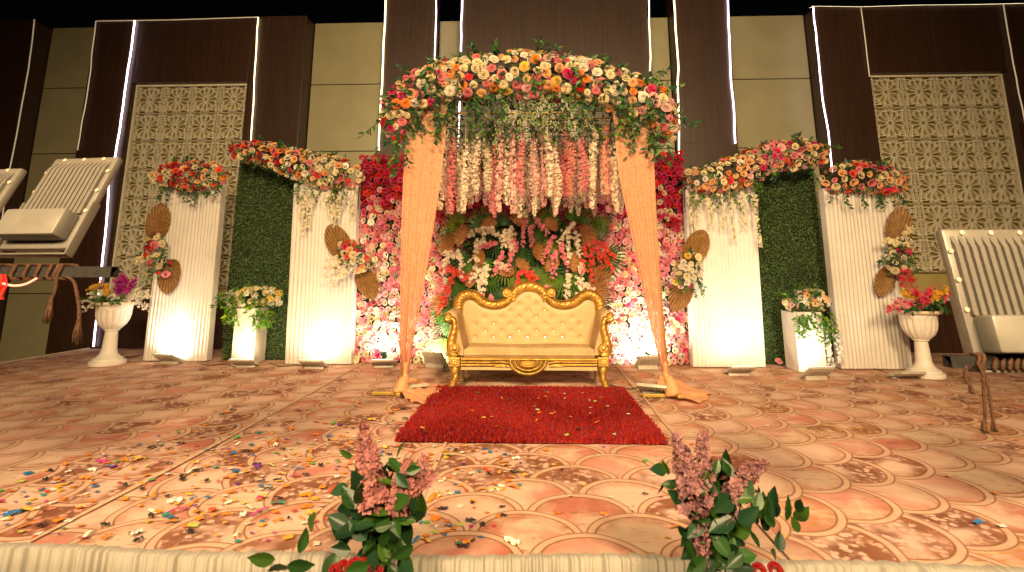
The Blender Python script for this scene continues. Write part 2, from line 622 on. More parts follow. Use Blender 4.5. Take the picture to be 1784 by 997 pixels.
M_velvet = plain('cream_leatherette', (.52, .37, .18), .5, 0, .05, 10, .05, 200, .35)
M_seat = plain('cream_velvet_seat', (.50, .33, .16), .8, 0, .14, 7, .1, 150, .2)
M_crystal = plain('crystal_button', (.9, .85, .7), .08, .6, .1)
M_plaster = plain('white_plaster', (.80, .74, .66), .5, 0, .05, 12, .08, 60)
M_lamp = plain('lamp_white_metal', (.20, .18, .155), .42, .1, .06, 20)
M_floorlamp = plain('floor_lamp_metal', (.50, .44, .36), .45, .1, .1, 20)
M_lampglass = plain('lamp_glass', (.8, .8, .75), .1)
M_driver = plain('lamp_driver_grey', (.24, .22, .19), .4)
M_steel = plain('dark_steel', (.03, .026, .022), .6, .2, .25, 30, .1, 90)
M_rope = plain('jute_rope', (.10, .042, .02), .9, 0, .3, 60, .4, 160)
M_redrib = plain('red_ribbon', (.7, .03, .02), .7)
M_cable = plain('black_cable', (.02, .02, .02), .5)
M_ground = plain('dark_ground', (.045, .04, .035), .9, 0, .3, 1.5, .3, 20)
M_dryleaf = plain('dried_palm_gold', (.24, .12, .03), .6, .05, .3, 9, .15, 80)
M_wood = plain('raw_wood', (.30, .17, .06), .7, 0, .25, 20)
M_stem = plain('green_stem', (.05, .10, .025), .6)
M_ledwhite = glow('led_white', (1.0, .80, .95), 5)
M_ledwarm = glow('led_warm', (1.0, .82, .48), 4)
M_ledoff_glow = glow('led_off_glow', (1.0, .80, .55), .22)  # faint emission put into the unlit ropes to keep them pale

# ------------------------------------------------------------------ ground, stage
tag(part('ground', (np.array([(-300, -300, 0), (300, -300, 0), (300, 300, 0), (-300, 300, 0)], float), [(0, 1, 2, 3)]), M_ground), kind='structure')
SX0, SX1, SY0, SY1 = -7.3, 8.6, 2.41, 8.56


def stage_surface(u, v):
    x = SX0 + (SX1 - SX0) * u; y = SY0 + (SY1 - SY0) * v
    z = .004 * math.sin(2.3 * x + 1.1 * math.sin(1.7 * y)) * math.sin(1.9 * y + .7 * x)
    return (x, y, ST - .004 + z * (0.6 if abs(x) < 2.4 and 3.5 < y < 6.5 else 1.0))


stage = MB().add(box(SX0 + .01, SX1 - .01, SY0 + .01, SY1 - .01, .01, ST - .03)).build('stage_base', plain('stage_timber', (.12, .08, .05), .8))
tag(stage, kind='structure')
fl = part('stage_floor', grid(stage_surface, 130, 60), M_carpet, None, True)
tag(fl, kind='structure')
for x in (-2.27, -.62, 1.12):
    def seam(u, v, x=x):
        y = SY0 + .03 + (SY1 - SY0 - .06) * v
        w = .016 + .006 * math.sin(3 * y + x)
        return (x + (u - .5) * 2 * w + .02 * math.sin(.9 * y + x), y, ST + .0055 + .004 * math.sin(math.pi * u))
    part('carpet_seam', grid(seam, 3, 60), plain('seam_tape', (.62, .40, .27), .8, 0, .15, 20), fl, True)
# pale edging tape on the stage's open side
part('edge_trim', box(SX0 - .02, SX0 + .02, SY0, SY1, ST - .03, ST + .012, .004), plain('edge_tape', (.6, .5, .36), .7), fl)

# ------------------------------------------------------------------ front skirt of white gathered cloth
def skirt(u, v):
    x = -4.2 + 8.6 * u
    pl = math.sin(x * 118 + 6.3 * math.sin(x * 7.1) + 3 * math.sin(x * 17.3)) * .4 + math.sin(x * 207 + 7.0 * math.sin(x * 5.3)) * .3 + math.sin(x * 31 + 4 * math.sin(x * 3.7)) * .7 * math.sin(x * 2.3 + 1)
    wav = .018 * math.sin(x * 2.1 + .5) + .012 * math.sin(x * 5.3)
    if v < .25:
        t = v / .25
        return (x, SY0 + .022 + wav * .8 + .006 * math.sin(x * 61) - (.062 + .015 * pl) * t, ST + .010 + (.008 + .007 * pl) * math.sin(t * 2.2) + .005 * abs(pl) + .004 * abs(math.sin(x * 173 + 5 * math.sin(x * 11))))
    t = (v - .25) / .75
    return (x + .004 * pl, SY0 - .04 + wav - .018 * pl - .03 * t * pl - .03 * t, ST + .018 + .006 * pl - (ST + .01) * t)


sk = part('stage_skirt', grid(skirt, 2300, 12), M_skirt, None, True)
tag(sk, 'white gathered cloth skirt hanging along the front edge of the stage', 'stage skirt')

# ------------------------------------------------------------------ banquet hall behind the stage
FY, BY = 8.6, 8.95
hall = thing('hall_building', (0, 9.4, 0), 'dark brown hall with pale grey recessed panels behind the stage', 'building')


def hp(name, x0, x1, y0, y1, z0, z1, m, par=hall, b=.006):
    return MB().add(box(x0, x1, y0, y1, z0, z1, b)).build(name, m, par, origin=hall.location)


hp('core_wall', -12.9, 11.9, 9.06, 9.9, .0, 6.40, M_brown)
# the end pier, its return facing the recess
for (x0, x1, zt) in ((-12.8, -9.25, 6.5), (-2.63, -1.69, 7.5), (2.12, 2.12 + .0, 0), (2.60, 3.55, 7.5)):
    if x1 > x0: hp('pier', x0, x1, FY, 9.05, 0, zt, M_brown)
hp('tower', -1.24, 2.12, FY - .05, 9.05, 0, 7.7, M_brown)
# piers with the lattice screens: two jambs and a header, the screen between them
for (a, b_, c, d) in ((-8.07, -7.22, -5.08, -4.08), (5.08, 5.90, 8.21, 9.6)):
    hp('pier', a, b_, FY, 9.05, 0, 6.5, M_brown)
    hp('pier', c, d, FY, 9.05, 0, 6.5, M_brown)
    hp('header', b_ + .003, c - .003, FY + .004, 9.05, 5.24, 6.497, M_brown)
    hp('apron', b_ + .003, c - .003, FY + .004, 9.05, 0, 1.38, M_brown)
    hp('lattice_backing', b_ + .003, c - .003, FY + .20, 9.05, 1.383, 5.237, M_jaliback, b=0)
hp('core_wall', 9.6, 13.0, FY, 9.05, 0, 6.4, M_brown)
# fine joints in the brown cladding
for (x0, x1) in ((-1.24, 2.12),):
    for z in (5.35,):
        hp('joint', x0 + .01, x1 - .01, FY - .052, FY - .04, z, z + .008, M_joint, b=0)
    for x in (-.12, 1.0):
        hp('joint', x, x + .008, FY - .052, FY - .04, 1.0, 7.6, M_joint, b=0)
for (x0, x1) in ((2.60, 3.55), (-2.63, -1.69)):
    for z in (5.30, 4.02):
        hp('joint', x0 + .01, x1 - .01, FY - .003, FY + .01, z, z + .008, M_joint, b=0)
for (x0, x1) in ((-8.07, -7.22), (-5.08, -4.08), (5.08, 5.90)):
    hp('joint', x0 + .01, x1 - .01, FY - .003, FY + .01, 4.0, 4.008, M_joint, b=0)
for x in (-6.15, 7.05):
    hp('joint', x, x + .008, FY + .001, FY + .012, 5.25, 6.49, M_joint, b=0)
# grey recessed panels, each sheet its own piece, open joints between
for (x0, x1) in ((-9.24, -8.08), (-4.07, -2.64), (-1.68, -1.25), (2.13, 2.59), (3.56, 5.07)):
    zs = [0.0, 1.47, 2.74, 4.01, 5.29, 6.53]
    hp('recess_back', x0 + .001, x1 - .001, BY + .03, 9.05, 0, 6.50, M_joint, b=0)
    for a, b_ in zip(zs[:-1], zs[1:]):
        hp('grey_panel', x0 + .004, x1 - .004, BY, BY + .028, a + .008, b_ - .008, M_grey, b=.003)

# --- lattice tile: twelve-petal rosette, ribs as bars proud of the backing
def bars(segs, w, y0, y1):
    V, F, n = [], [], 0
    for (ax, az), (bx_, bz), ww in segs:
        d = np.array([bx_ - ax, bz - az]); L = np.linalg.norm(d)
        if L < 1e-6: continue
        d /= L; nn = np.array([-d[1], d[0]]) * (ww or w) / 2
        a = np.array([ax, az]) - d * w * .25; b_ = np.array([bx_, bz]) + d * w * .25
        q = [a + nn, b_ + nn, b_ - nn, a - nn]
        qi = [a + nn * .62, b_ + nn * .62, b_ - nn * .62, a - nn * .62]
        V += [(p[0], y1, p[1]) for p in q] + [(p[0], y0, p[1]) for p in qi]
        F += [(n + 4, n + 5, n + 6, n + 7)] + [(n + k, n + (k + 1) % 4, n + 4 + (k + 1) % 4, n + 4 + k) for k in range(4)]
        n += 8
    return np.array(V), F


def lattice_tile(S):
    h = S / 2
    pol = lambda r, deg: (r * S * math.cos(R(deg)), r * S * math.sin(R(deg)))
    sg = []
    for k in range(12):
        a = k * 30 + 15
        sg.append((pol(.085, a - 15), pol(.085, a + 15), .045 * S))           # hub
        sg.append((pol(.09, a), pol(.36, a), .030 * S))                       # rib
        sg.append((pol(.36, a), pol(.455, a - 15), .034 * S)); sg.append((pol(.36, a), pol(.455, a + 15), .034 * S))
        sg.append((pol(.36, a), pol(.47, a), .028 * S))
    for s in (-1, 1):
        sg += [((-h, s * h * .99), (h, s * h * .99), .010 * S), ((s * h * .99, -h), (s * h * .99, h), .010 * S)]
        for t in (-1, 1):
            c = (s * h, t * h)
            for q in range(8):
                w0, w1 = R(q * 45 + 22.5), R(q * 45 + 67.5)
                p0 = (c[0] + .11 * S * math.cos(w0), c[1] + .11 * S * math.sin(w0)); p1 = (c[0] + .11 * S * math.cos(w1), c[1] + .11 * S * math.sin(w1))
                if max(abs(p0[0]), abs(p0[1]), abs(p1[0]), abs(p1[1])) <= h + .02 * S: sg.append((p0, p1, .035 * S))
            for e in (30, 60):
                w = R(e if (s, t) == (1, 1) else 180 - e if (s, t) == (-1, 1) else 180 + e if (s, t) == (-1, -1) else -e)
                ee = math.degrees(w)
                p0 = pol(.455, round(ee / 30) * 30)
                p1 = (c[0] - .11 * S * s * math.cos(R(22.5 if e == 30 else 67.5)), c[1] - .11 * S * t * math.sin(R(22.5 if e == 30 else 67.5)))
                sg.append((p0, p1, .032 * S))
    sg = [s for s in sg if s]
    lim = lambda p: (max(-h, min(h, p[0])), max(-h, min(h, p[1])))
    return bars([(lim(a), lim(b_), w) for a, b_, w in sg], .03 * S, 0.0, .05)


for (x0, x1, first) in ((-7.215, -5.085, True), (5.905, 8.205, False)):
    nx = 4
    S = (x1 - x0 - .06) / nx
    nz = 7
    tile = MB().add(lattice_tile(S)).mesh('lattice_tile', M_jali)
    z0 = 5.235 - .03 - nz * S
    scr = bpy.data.objects.new('lattice_screen', MB().add(join(
        box(x0, x0 + .03, 0, .06, 1.39, 5.235), box(x1 - .03, x1, 0, .06, 1.39, 5.235),
        box(x0 + .03, x1 - .03, 0, .06, 5.205, 5.235), box(x0 + .03, x1 - .03, .0, .06, 1.39, 1.42))).mesh('lattice_screen', M_jali))
    link(scr, hall); scr.location = (0, FY + .10 - hall.location.y, 0)
    for i in range(nx):
        for k in range(nz):
            zc = z0 + S * (k + .5)
            if zc - S / 2 < 1.36: continue
            o = bpy.data.objects.new('lattice_tile', tile); link(o, scr)
            o.location = (x0 + .03 + S * (i + .5), .004, zc)

# grey angular emblem on the tower
em = thing('wall_emblem', (.45, FY - .1, 3.9), 'grey angular emblem of slanted slabs on the brown tower behind the gold grid', 'emblem')
for poly in ([(880, 192), (905, 190), (946, 262), (915, 262)], [(915, 160), (945, 165), (1002, 262), (955, 262)],
             [(960, 150), (990, 178), (1010, 240), (1018, 262), (1010, 262)]):
    pts = [P(x, y, FY - .1) for x, y in poly]
    V = [(p[0], FY - .1, p[2]) for p in pts] + [(p[0], FY - .052, p[2]) for p in pts]
    n = len(pts)
    F = [tuple(range(n)), tuple(range(2 * n - 1, n - 1, -1))] + [(i, (i + 1) % n, n + (i + 1) % n, n + i) for i in range(n)]
    MB().add((np.array(V), F)).build('slab', plain('emblem_grey', (.42, .37, .33), .4), em, origin=em.location)

# ------------------------------------------------------------------ LED rope lights on the building edges
def rope_light(px, Y, m, r, label, wob=.005):
    p = np.array([P(x, y, Y) for x, y in px])
    L = [p[0]]
    for a, b_ in zip(p[:-1], p[1:]):
        k = max(2, int(np.linalg.norm(b_ - a) / .22))
        L += [a + (b_ - a) * t for t in np.linspace(0, 1, k + 1)[1:]]
    L = np.array(L)
    L[1:-1, 0] += rng.normal(0, wob, len(L) - 2)
    s = MB().add(tube(smoothline(L, 2), r, 6)).build('rope_light', m, None, True)
    tag(s, label, 'rope light', 'rope lights along the building edges')


Yl = FY - .03
rope_light([(235, 36), (205, 250), (190, 316), (187, 371), (163, 604)], Yl, M_ledwhite, .014, 'bright violet-white rope light running beside the pale lattice screen behind the urn of purple flowers')
rope_light([(450, 31), (437, 252)], Yl, M_ledwarm, .0105, 'bright warm rope light dropping to the red and peach flowers over the left hedge panel')
rope_light([(675, -60), (672, 0), (660, 262)], Yl, M_ledwarm, .014, 'bright rope light on the outer edge of the narrow tower left of the flower arch')
rope_light([(762, -60), (760, 0), (757, 110)], Yl, M_ledwhite, .0105, 'rope light ending behind the top left shoulder of the flower arch')
rope_light([(807, -60), (805, 0), (799, 262)], Yl - .05, M_ledwhite, .014, 'rope light on the central tower edge seen through the gold grid')
rope_light([(1129, -60), (1130, 0), (1137, 272)], Yl - .05, M_ledwarm, .0105, 'rope light on the central tower edge above the right curtain')
rope_light([(1173, -60), (1175, 0), (1181, 120), (1183, 268)], Yl, M_ledwarm, .014, 'rope light right of the flower arch, down to the crimson roses')
rope_light([(1266, -60), (1268, 0), (1273, 130), (1277, 170), (1281, 250)], Yl, M_ledwhite, .014, 'kinked rope light between a narrow brown tower and the wide grey panels')
rope_light([(1417, 13), (1425, 100), (1437, 200), (1446, 255), (1450, 300)], Yl, M_ledwhite, .013, 'bright pinkish rope light down the pier right of the grey panels')
rope_light([(1410, 14), (1418, 11), (1500, 12), (1600, 9), (1700, 8), (1830, 5)], Yl, M_ledwarm, .0016, 'brightest rope light lying along the top edge of the roof at right', .02)
rope_light([(60, 34), (50, 120), (30, 230), (18, 290), (0, 400)], Yl, M_ledoff_glow, .010, 'unlit thin rope light on the corner of the outermost brown pier')
rope_light([(167, 38), (155, 140), (135, 262)], Yl, M_ledoff_glow, .010, 'unlit thin rope light on the pier edge beside the narrow grey recess')
rope_light([(167, 37), (300, 35), (450, 30)], Yl, M_ledoff_glow, .010, 'unlit thin rope light along the top of the wall over the left lattice', .02)
rope_light([(1500, 14), (1508, 75), (1515, 134)], Yl, M_ledoff_glow, .010, 'unlit thin rope light dropping to the corner of the right lattice screen')
rope_light([(1748, 8), (1765, 110), (1786, 215)], Yl, M_ledoff_glow, .011, 'unlit thin rope light beyond the far side of the right lattice screen')
# ------------------------------------------------------------------ floodlights
def flood_shapes(w, h, nf):
    """local: back with fins towards -Y, light out of +Y, origin at the middle"""
    d = .045
    s = w / .34
    bez = join(box(-w / 2, w / 2, -.012 * s, .022 * s, -h / 2, h / 2, .012 * s))
    fins = []
    fz0, fz1 = -h * .16, h * .44
    for k in range(nf):
        x = -w * .41 + w * .82 * k / (nf - 1)
        t = w * .024
        V = [(x - t, -.012 * s, fz0), (x - t, -.027 * s, fz0), (x - t, -.027 * s, fz1 - .04 * s), (x - t, -.012 * s, fz1),
             (x + t, -.012 * s, fz0), (x + t, -.027 * s, fz0), (x + t, -.027 * s, fz1 - .04 * s), (x + t, -.012 * s, fz1)]
        fins.append((np.array(V), [(0, 1, 2, 3), (7, 6, 5, 4), (1, 5, 6, 2), (2, 6, 7, 3), (0, 4, 5, 1)]))
    driver = box(-w * .43, w * .43, -.085 * s, -.0125 * s, -h * .43, -h * .165, .012 * s)
    glass = box(-w * .44, w * .44, .0225 * s, .026 * s, -h * .44, h * .44, .001)
    br = []
    for q in (-1, 1):
        x = q * (w / 2 + .008 * s)
        br.append(box(min(x, x - q * .006), max(x, x - q * .006), -.02 * s, .02 * s, -h * .545, -h * .02, .002))
    br.append(box(-w / 2 - .008 * s, w / 2 + .008 * s, -.02 * s, .02 * s, -h * .56, -h * .545, .002))
    bosses = []
    for q in (-1, 1):
        for z in (.32, .1, -.12):
            bosses.append(xf(lathe([(.005 * s, 0), (.008 * s, .002), (.008 * s, .006 * s), (.004 * s, .008 * s)], 8),
                             Matrix.Translation((q * w * .465, -.012 * s, z * h)) @ Matrix.Rotation(R(90), 4, 'X')))
    for q in (-.3, 0, .3):
        bosses.append(xf(lathe([(.005 * s, 0), (.008 * s, .002), (.008 * s, .006 * s), (.004 * s, .008 * s)], 8),
                         Matrix.Translation((q * w, -.012 * s, h * .465)) @ Matrix.Rotation(R(90), 4, 'X')))
    return bez, fins, driver, glass, join(*br), bosses


def floodlight(name, loc, rot, w, h, nf, label, group, power, color, spread=150, fins_split=False, on=True):
    t = thing(name, loc, label, 'floodlight', group)
    t.rotation_euler = rot
    mt = M_lamp if fins_split else M_floorlamp
    bez, fins, driver, glass, br, bosses = flood_shapes(w, h, nf)
    hs = part('housing', bez, mt, t, True, 40)
    if fins_split:
        for f in fins: part('fin', f, M_lamp, hs)
        for b_ in bosses: part('screw_boss', b_, M_lampboss, hs, True, 50)
    else:
        part('heat_sink', join(*fins), mt, hs)
    part('driver_box', driver, M_driver if fins_split else mt, t, True, 40)
    part('glass', glass, M_lampon if on else M_lampglass, t)
    part('bracket', br, mt, t, True, 40)
    if on:
        ld = bpy.data.lights.new('floodlight_beam', 'AREA')
        ld.shape = 'RECTANGLE'; ld.size = w * .8; ld.size_y = h * .8
        ld.energy = power; ld.color = color; ld.spread = R(spread)
        lo = bpy.data.objects.new('floodlight_beam', ld); link(lo, t)
        lo.location = (0, .03 * w / .34 + .008, 0)
        lo.rotation_euler = (R(90), 0, 0)      # area lights shine along -Z; turned to +Y
    return t


M_lampon = glow('lamp_glass_lit', (1.0, .9, .7), 6)
M_lampboss = plain('screw_boss_glowing', (.85, .6, .42), .4, 0, .1, 20, emit=(1.0, .42, .20), estr=.2)  # lamp light showing at the bosses is put in as emission
WARM = (1.0, .70, .42)
WHITE = (1.0, .86, .68)
YEL = (1.0, .80, .40)

# three on poles in front of the stage
c = (P(110, 352, 2.1)); floodlight('pole_floodlight', c, (R(-22), 0, R(-6)), .33, .45, 13,
    'white finned floodlight with orange tape mark, roped to the dark bar at left', 'floodlights on bars before the stage', 5, WARM, 140, True)
c = (P(-62, 372, 2.12)); floodlight('pole_floodlight', c, (R(-22), 0, R(-8)), .33, .45, 13,
    'white floodlight at the left edge of the picture, only its corner showing', 'floodlights on bars before the stage', 5, WARM, 140, True)
c = (P(1750, 512, 2.05)); floodlight('pole_floodlight', c, (R(-8), 0, R(3)), .38, .50, 11,
    'large white finned floodlight on the dark bar at the right edge of the picture', 'floodlights on bars before the stage', 8, WARM, 140, True)


def sq_bar(x0, x1, Y, z, s, label, cat='bar'):
    t = thing('support_bar', ((x0 + x1) / 2, Y, z), label, cat)
    wl = .004
    o = t.location
    MB().add(join(box(x0, x1, Y - s / 2, Y + s / 2, z - s / 2, z - s / 2 + wl), box(x0, x1, Y - s / 2, Y + s / 2, z + s / 2 - wl, z + s / 2),
                  box(x0, x1, Y - s / 2, Y - s / 2 + wl, z - s / 2 + wl, z + s / 2 - wl), box(x0, x1, Y + s / 2 - wl, Y + s / 2, z - s / 2 + wl, z + s / 2 - wl))).build('crossbar', M_steel, t, origin=o)
    post = x0 + .25 if x0 < 0 else x1 - .25
    MB().add(join(box(post - s / 2, post + s / 2, Y + s / 2 + .001, Y + 1.5 * s, 0.0, z + .6, .003))).build('post', M_steel, t, origin=o)
    return t


zl = P(100, 474, 2.0)[2]
bl_x = P(200, 474, 2.0)[0]
sq_bar(-3.4, bl_x, 2.0, zl, .042, 'dark square steel bar carrying the left floodlights')
zr = P(1715, 630, 2.0)[2]
br_x = P(1650, 630, 2.0)[0]
sq_bar(br_x, 3.2, 2.0, zr, .042, 'dark square steel bar carrying the right floodlight')


def rope_coils(xs, Y, z, s, label):
    t = thing('rope_lashing', (float(np.mean(xs)), Y, z), label, 'rope')
    for x in xs:
        h = s / 2 + .006
        pts = [(x + .006 * math.sin(w * 3) + .010 * math.cos(w), Y + max(-h, min(h, 1.35 * h * math.cos(w))), z + max(-h, min(h, 1.35 * h * math.sin(w)))) for w in np.linspace(0, 6.283, 17)]
        MB().add(tube(pts, .0065, 6)).build('coil', M_rope, t, True, origin=t.location)
    return t


def rope_end(t, pts, r, tassel):
    pts = smoothline(pts, 6)
    V = MB()
    for ph in (0, 2.09, 4.19):
        k = np.arange(len(pts)) * 1.1
        q = pts + np.stack([np.cos(k + ph), np.sin(k + ph), 0 * k], 1) * r * .55
        V.add(tube(q, r * .62, 5))
    V.build('loose_end', M_rope, t, True, origin=t.location)
    if tassel:
        T_ = MB(); e = pts[-1]
        for k in range(46):
            w = rng.uniform(0, 6.28); rr = rng.uniform(0, r * 2.6)
            a = e + np.array([math.cos(w) * r * .6, math.sin(w) * r * .6, rng.uniform(-.01, .03)])
            m_ = e + np.array([math.cos(w) * rr, math.sin(w) * rr, -tassel * .5]); b_ = e + np.array([math.cos(w) * rr * .9 + rng.normal(0, .004), math.sin(w) * rr, -tassel * rng.uniform(.75, 1.0)])
            T_.add(tube([a, m_, b_], .0016, 4))
        T_.build('tassel', M_rope, t, True, origin=t.location)


xs = [P(x, 474, 2.0)[0] for x in (-10, 8, 38, 60, 80, 100, 112, 118)]
rt = rope_coils(xs, 2.0, zl, .042, 'brown jute rope wound round the left bar with two frayed tassels')
pa = lambda x, y, Y=1.96: P(x, y, Y)
rope_end(rt, [pa(116, 482), pa(128, 490), pa(134, 510), pa(138, 540), pa(137, 562)], .006, .085)
rope_end(rt, [pa(98, 484), pa(98, 500), pa(92, 518), pa(88, 530)], .005, .075)
xs = [P(x, 629, 2.0)[0] for x in (1698, 1706, 1726, 1740, 1752, 1764, 1776, 1790)]
rt = rope_coils(xs, 2.0, zr, .042, 'dark twisted rope wound round the right bar, ends dangling')
rope_end(rt, [pa(1704, 634), pa(1712, 655), pa(1714, 690), pa(1716, 720), pa(1715, 745)], .005, .02)
rope_end(rt, [pa(1708, 634), pa(1718, 660), pa(1724, 690), pa(1728, 720), pa(1732, 742)], .005, .02)
rope_end(rt, [pa(1684, 638), pa(1680, 650), pa(1684, 664), pa(1692, 676)], .0045, .02)
# red ribbon with a lit string tied to the left bar
t = thing('ribbon', P(4, 500, 1.98), 'red ribbon knot at the left edge with a glowing string tied to the bar', 'ribbon')
MB().add(grid(lambda u, v: tuple(P(-6 + 16 * u + 3 * math.sin(v * 5), 478 + 44 * v, 1.97 + .01 * math.sin(u * 9 + v * 6))), 6, 10)).build('tail', M_redrib, t, True, origin=t.location)
MB().add(tube(smoothline([P(4, 494, 1.97), P(25, 498, 1.97), P(45, 495, 1.97), P(64, 485, 1.97)], 5), .004, 6)).build('light_string', glow('pink_string', (1.0, .35, .22), 1.6), t, True, origin=t.location)

# lamps on the stage floor shining up at the panels
FG = 'floodlights standing on the stage floor'
def floor_lamp(px, py, tilt, yaw, label, power, color, w=.30, h=.26, on=True, lift=.02):
    p = G(px, py)
    return floodlight('floor_floodlight', (p[0], p[1], ST + lift), (R(tilt), 0, R(yaw)), w, h, 9, label, FG, power, color, 150, False, on)


# tilt: turning +Y (beam) upwards by that angle
floor_lamp(292, 634, 62, -8, 'thin floodlight tipped back on the floor at the white drape beside the purple-flower urn', 15, WHITE, lift=.07)
floor_lamp(424, 640, 70, 0, 'floodlight on the floor glowing yellow at the foot of the left white plinth', 8, YEL, lift=.06)
floor_lamp(545, 643, 66, 0, 'floodlight on the floor under the left pleated drape next to the flower wall', 6, WHITE, lift=.06)
floor_lamp(668, 640, 72, 8, 'white floodlight lying left of the peach curtain foot, at the rose wall', 20, WHITE, lift=.06)
floor_lamp(757, 643, 40, -20, 'bright white floodlight box between the curtain and the left sofa leg', 15, WHITE, lift=.11)
floor_lamp(1130, 645, 50, 6, 'finned floodlight flooding the roses right of the sofa', 34, WHITE, lift=.10)
floor_lamp(1290, 654, 68, 4, 'floodlight on the floor at the foot of the right pleated drape beside the rose wall', 7, WHITE, lift=.06)
floor_lamp(1425, 662, 58, 8, 'finned floodlight washing out the right white plinth', 10, WHITE, lift=.08)
floor_lamp(1580, 660, 76, 5, 'unlit floodlight lying flat before the white drape next to the right urn', 0, WHITE, on=False, lift=.05)
floor_lamp(1140, 690, 70, -25, 'unlit white floodlight tipped up beside the right peach curtain foot', 0, WHITE, on=False, lift=.07)
floor_lamp(716, 683, 78, 35, 'unlit dark floodlight lying behind the left peach curtain foot', 0, WHITE, on=False, lift=.045)

# ------------------------------------------------------------------ flower arrangements
HUE = {}
RM = {}
for k, s in enumerate(ROSE_HI): RM['hi', k] = MB().add(s).mesh('rose_full', M_rose)
for k, s in enumerate(ROSE_LO): RM['lo', k] = MB().add(s).mesh('rose_small', M_rose)
for k, s in enumerate(POM): RM['pom', k] = MB().add(s).mesh('pompom', M_rose)


def put_flower(kind, A, T, col, parent, name='rose'):
    ks = [k for k in RM if k[0] == kind]
    o = bpy.data.objects.new(name, RM[ks[int(rng.integers(len(ks)))]])
    link(o, parent)
    o.matrix_basis = mat4(A, np.asarray(T) - np.array(parent.location))
    o.color = (*col, 1)
    return o


def spine_sample(spine, n, front=True):
    """points and normals on a tube about the spine [(x,y,z,r)]; front: more of them towards -Y and up"""
    s = smoothline(spine, 8)
    seg = np.linalg.norm(np.diff(s[:, :3], axis=0), axis=1); cum = np.concatenate([[0], np.cumsum(seg)])
    out, nor = [], []
    while len(out) < n:
        d = rng.uniform(0, cum[-1]); i = min(np.searchsorted(cum, d) - 1, len(seg) - 1); i = max(i, 0)
        f = (d - cum[i]) / (seg[i] + 1e-9)
        c = s[i] * (1 - f) + s[i + 1] * f
        t = s[i + 1, :3] - s[i, :3]; t /= np.linalg.norm(t) + 1e-9
        v = rng.normal(0, 1, 3); v /= np.linalg.norm(v)
        end = (d < c[3] * .6) or (d > cum[-1] - c[3] * .6)
        if not end: v = v - t * (v @ t); v /= np.linalg.norm(v) + 1e-9
        if front and v[1] > .35: continue
        out.append(c[:3] + v * c[3] * rng.uniform(.85, 1.05)); nor.append(v)
    return np.array(out), np.array(nor)


def leaf_spray(mb, a, d, L, n, size, tint=None, droop=.5, width=1.0):
    """a twig with paired leaves; tint multiplies the leaf colours"""
    a = np.asarray(a, float); d = np.asarray(d, float); d = d / np.linalg.norm(d)
    t = np.linspace(.08, 1, n)
    pts = a + d * (t * L)[:, None] + np.array([0, 0, -1.0]) * (droop * L * t ** 2)[:, None]
    dirs = np.gradient(pts, axis=0)
    dirs /= np.linalg.norm(dirs, axis=1)[:, None]
    side = rng.normal(0, 1, (n, 3)); side -= dirs * np.sum(side * dirs, 1)[:, None]; side /= np.linalg.norm(side, axis=1)[:, None]
    D = dirs * .55 + side * .8
    A = leaf_frames(D, (0, -.8, .5), size * rng.uniform(.7, 1.2, n))
    A[:, :, 0] *= width
    mb.inst(LEAF, A, pts, leafcol(n, tint))
    k = np.linspace(0, 1, 5)
    tw = a + d * (k * L)[:, None] + np.array([0, 0, -1.0]) * (droop * L * k ** 2)[:, None]
    mb.add(tube(tw, .0022, 4), (.06, .07, .025))


def arrange(name, loc, spine, rose_r, n, dmin, pal, label, cat, group=None, leaf_n=400, leaf_s=.05, tint=None, pal_fn=None, kind='hi', inner=True, pom=0.0, max_n=300, sprays=0, spray_len=.2, small_fill=0):
    t = thing(name, loc, label, cat, group)
    pts, nor = spine_sample(spine, n * 14)
    keep = scatter_min(pts, dmin)[:n]
    for i in keep:
        p, v = pts[i], nor[i] + rng.normal(0, .25, 3) + np.array([0, -.45, .05])
        r = rose_r * rng.uniform(.78, 1.18)
        A = frames(v[None], rng.uniform(0, 6, 1), [r])[0]
        col = pick(pal_fn(p) if pal_fn else pal, 1)[0]
        pm = rng.random() < pom
        put_flower('pom' if pm else kind, A, p - v / np.linalg.norm(v) * r * .2, col, t, 'hydrangea' if pm else 'rose')
    mb = MB()
    p2, n2 = spine_sample(spine, leaf_n, False)
    D = n2 + rng.normal(0, .7, n2.shape) + np.array([0, 0, -.25])
    s = smoothline(spine, 4)
    cen = p2 - n2 * rng.uniform(-.12, .35, (len(n2), 1)) * np.mean(s[:, 3])
    mb.inst(LEAF, leaf_frames(D, (0, -1, .4), leaf_s * rng.uniform(.7, 1.4, len(D))), cen, leafcol(len(D), tint))
    for k in range(sprays):
        i = int(rng.integers(len(p2)))
        if n2[i][1] > .3: continue
        leaf_spray(mb, cen[i], n2[i] + np.array([0, 0, -.3]), spray_len * rng.uniform(.6, 1.3), 9, leaf_s * 1.1, tint)
    f = mb.build('foliage', M_leafC, t, False, True, origin=loc)
    f['kind'] = 'stuff'
    if small_fill:
        p3, n3 = spine_sample(spine, small_fill)
        Nf = n3 + rng.normal(0, .4, n3.shape) + np.array([0, -.4, 0])
        cf_ = np.array([pick(pal_fn(p) if pal_fn else pal, 1)[0] for p in p3])
        f = MB().inst(ROSE_LO[0], frames(Nf, rng.uniform(0, 6, small_fill), rng.uniform(.5, .8, small_fill) * rose_r), p3 - n3 * .045, cf_).build('filler_flowers', M_roseC, t, False, True, origin=loc)
        f['kind'] = 'stuff'
    return t


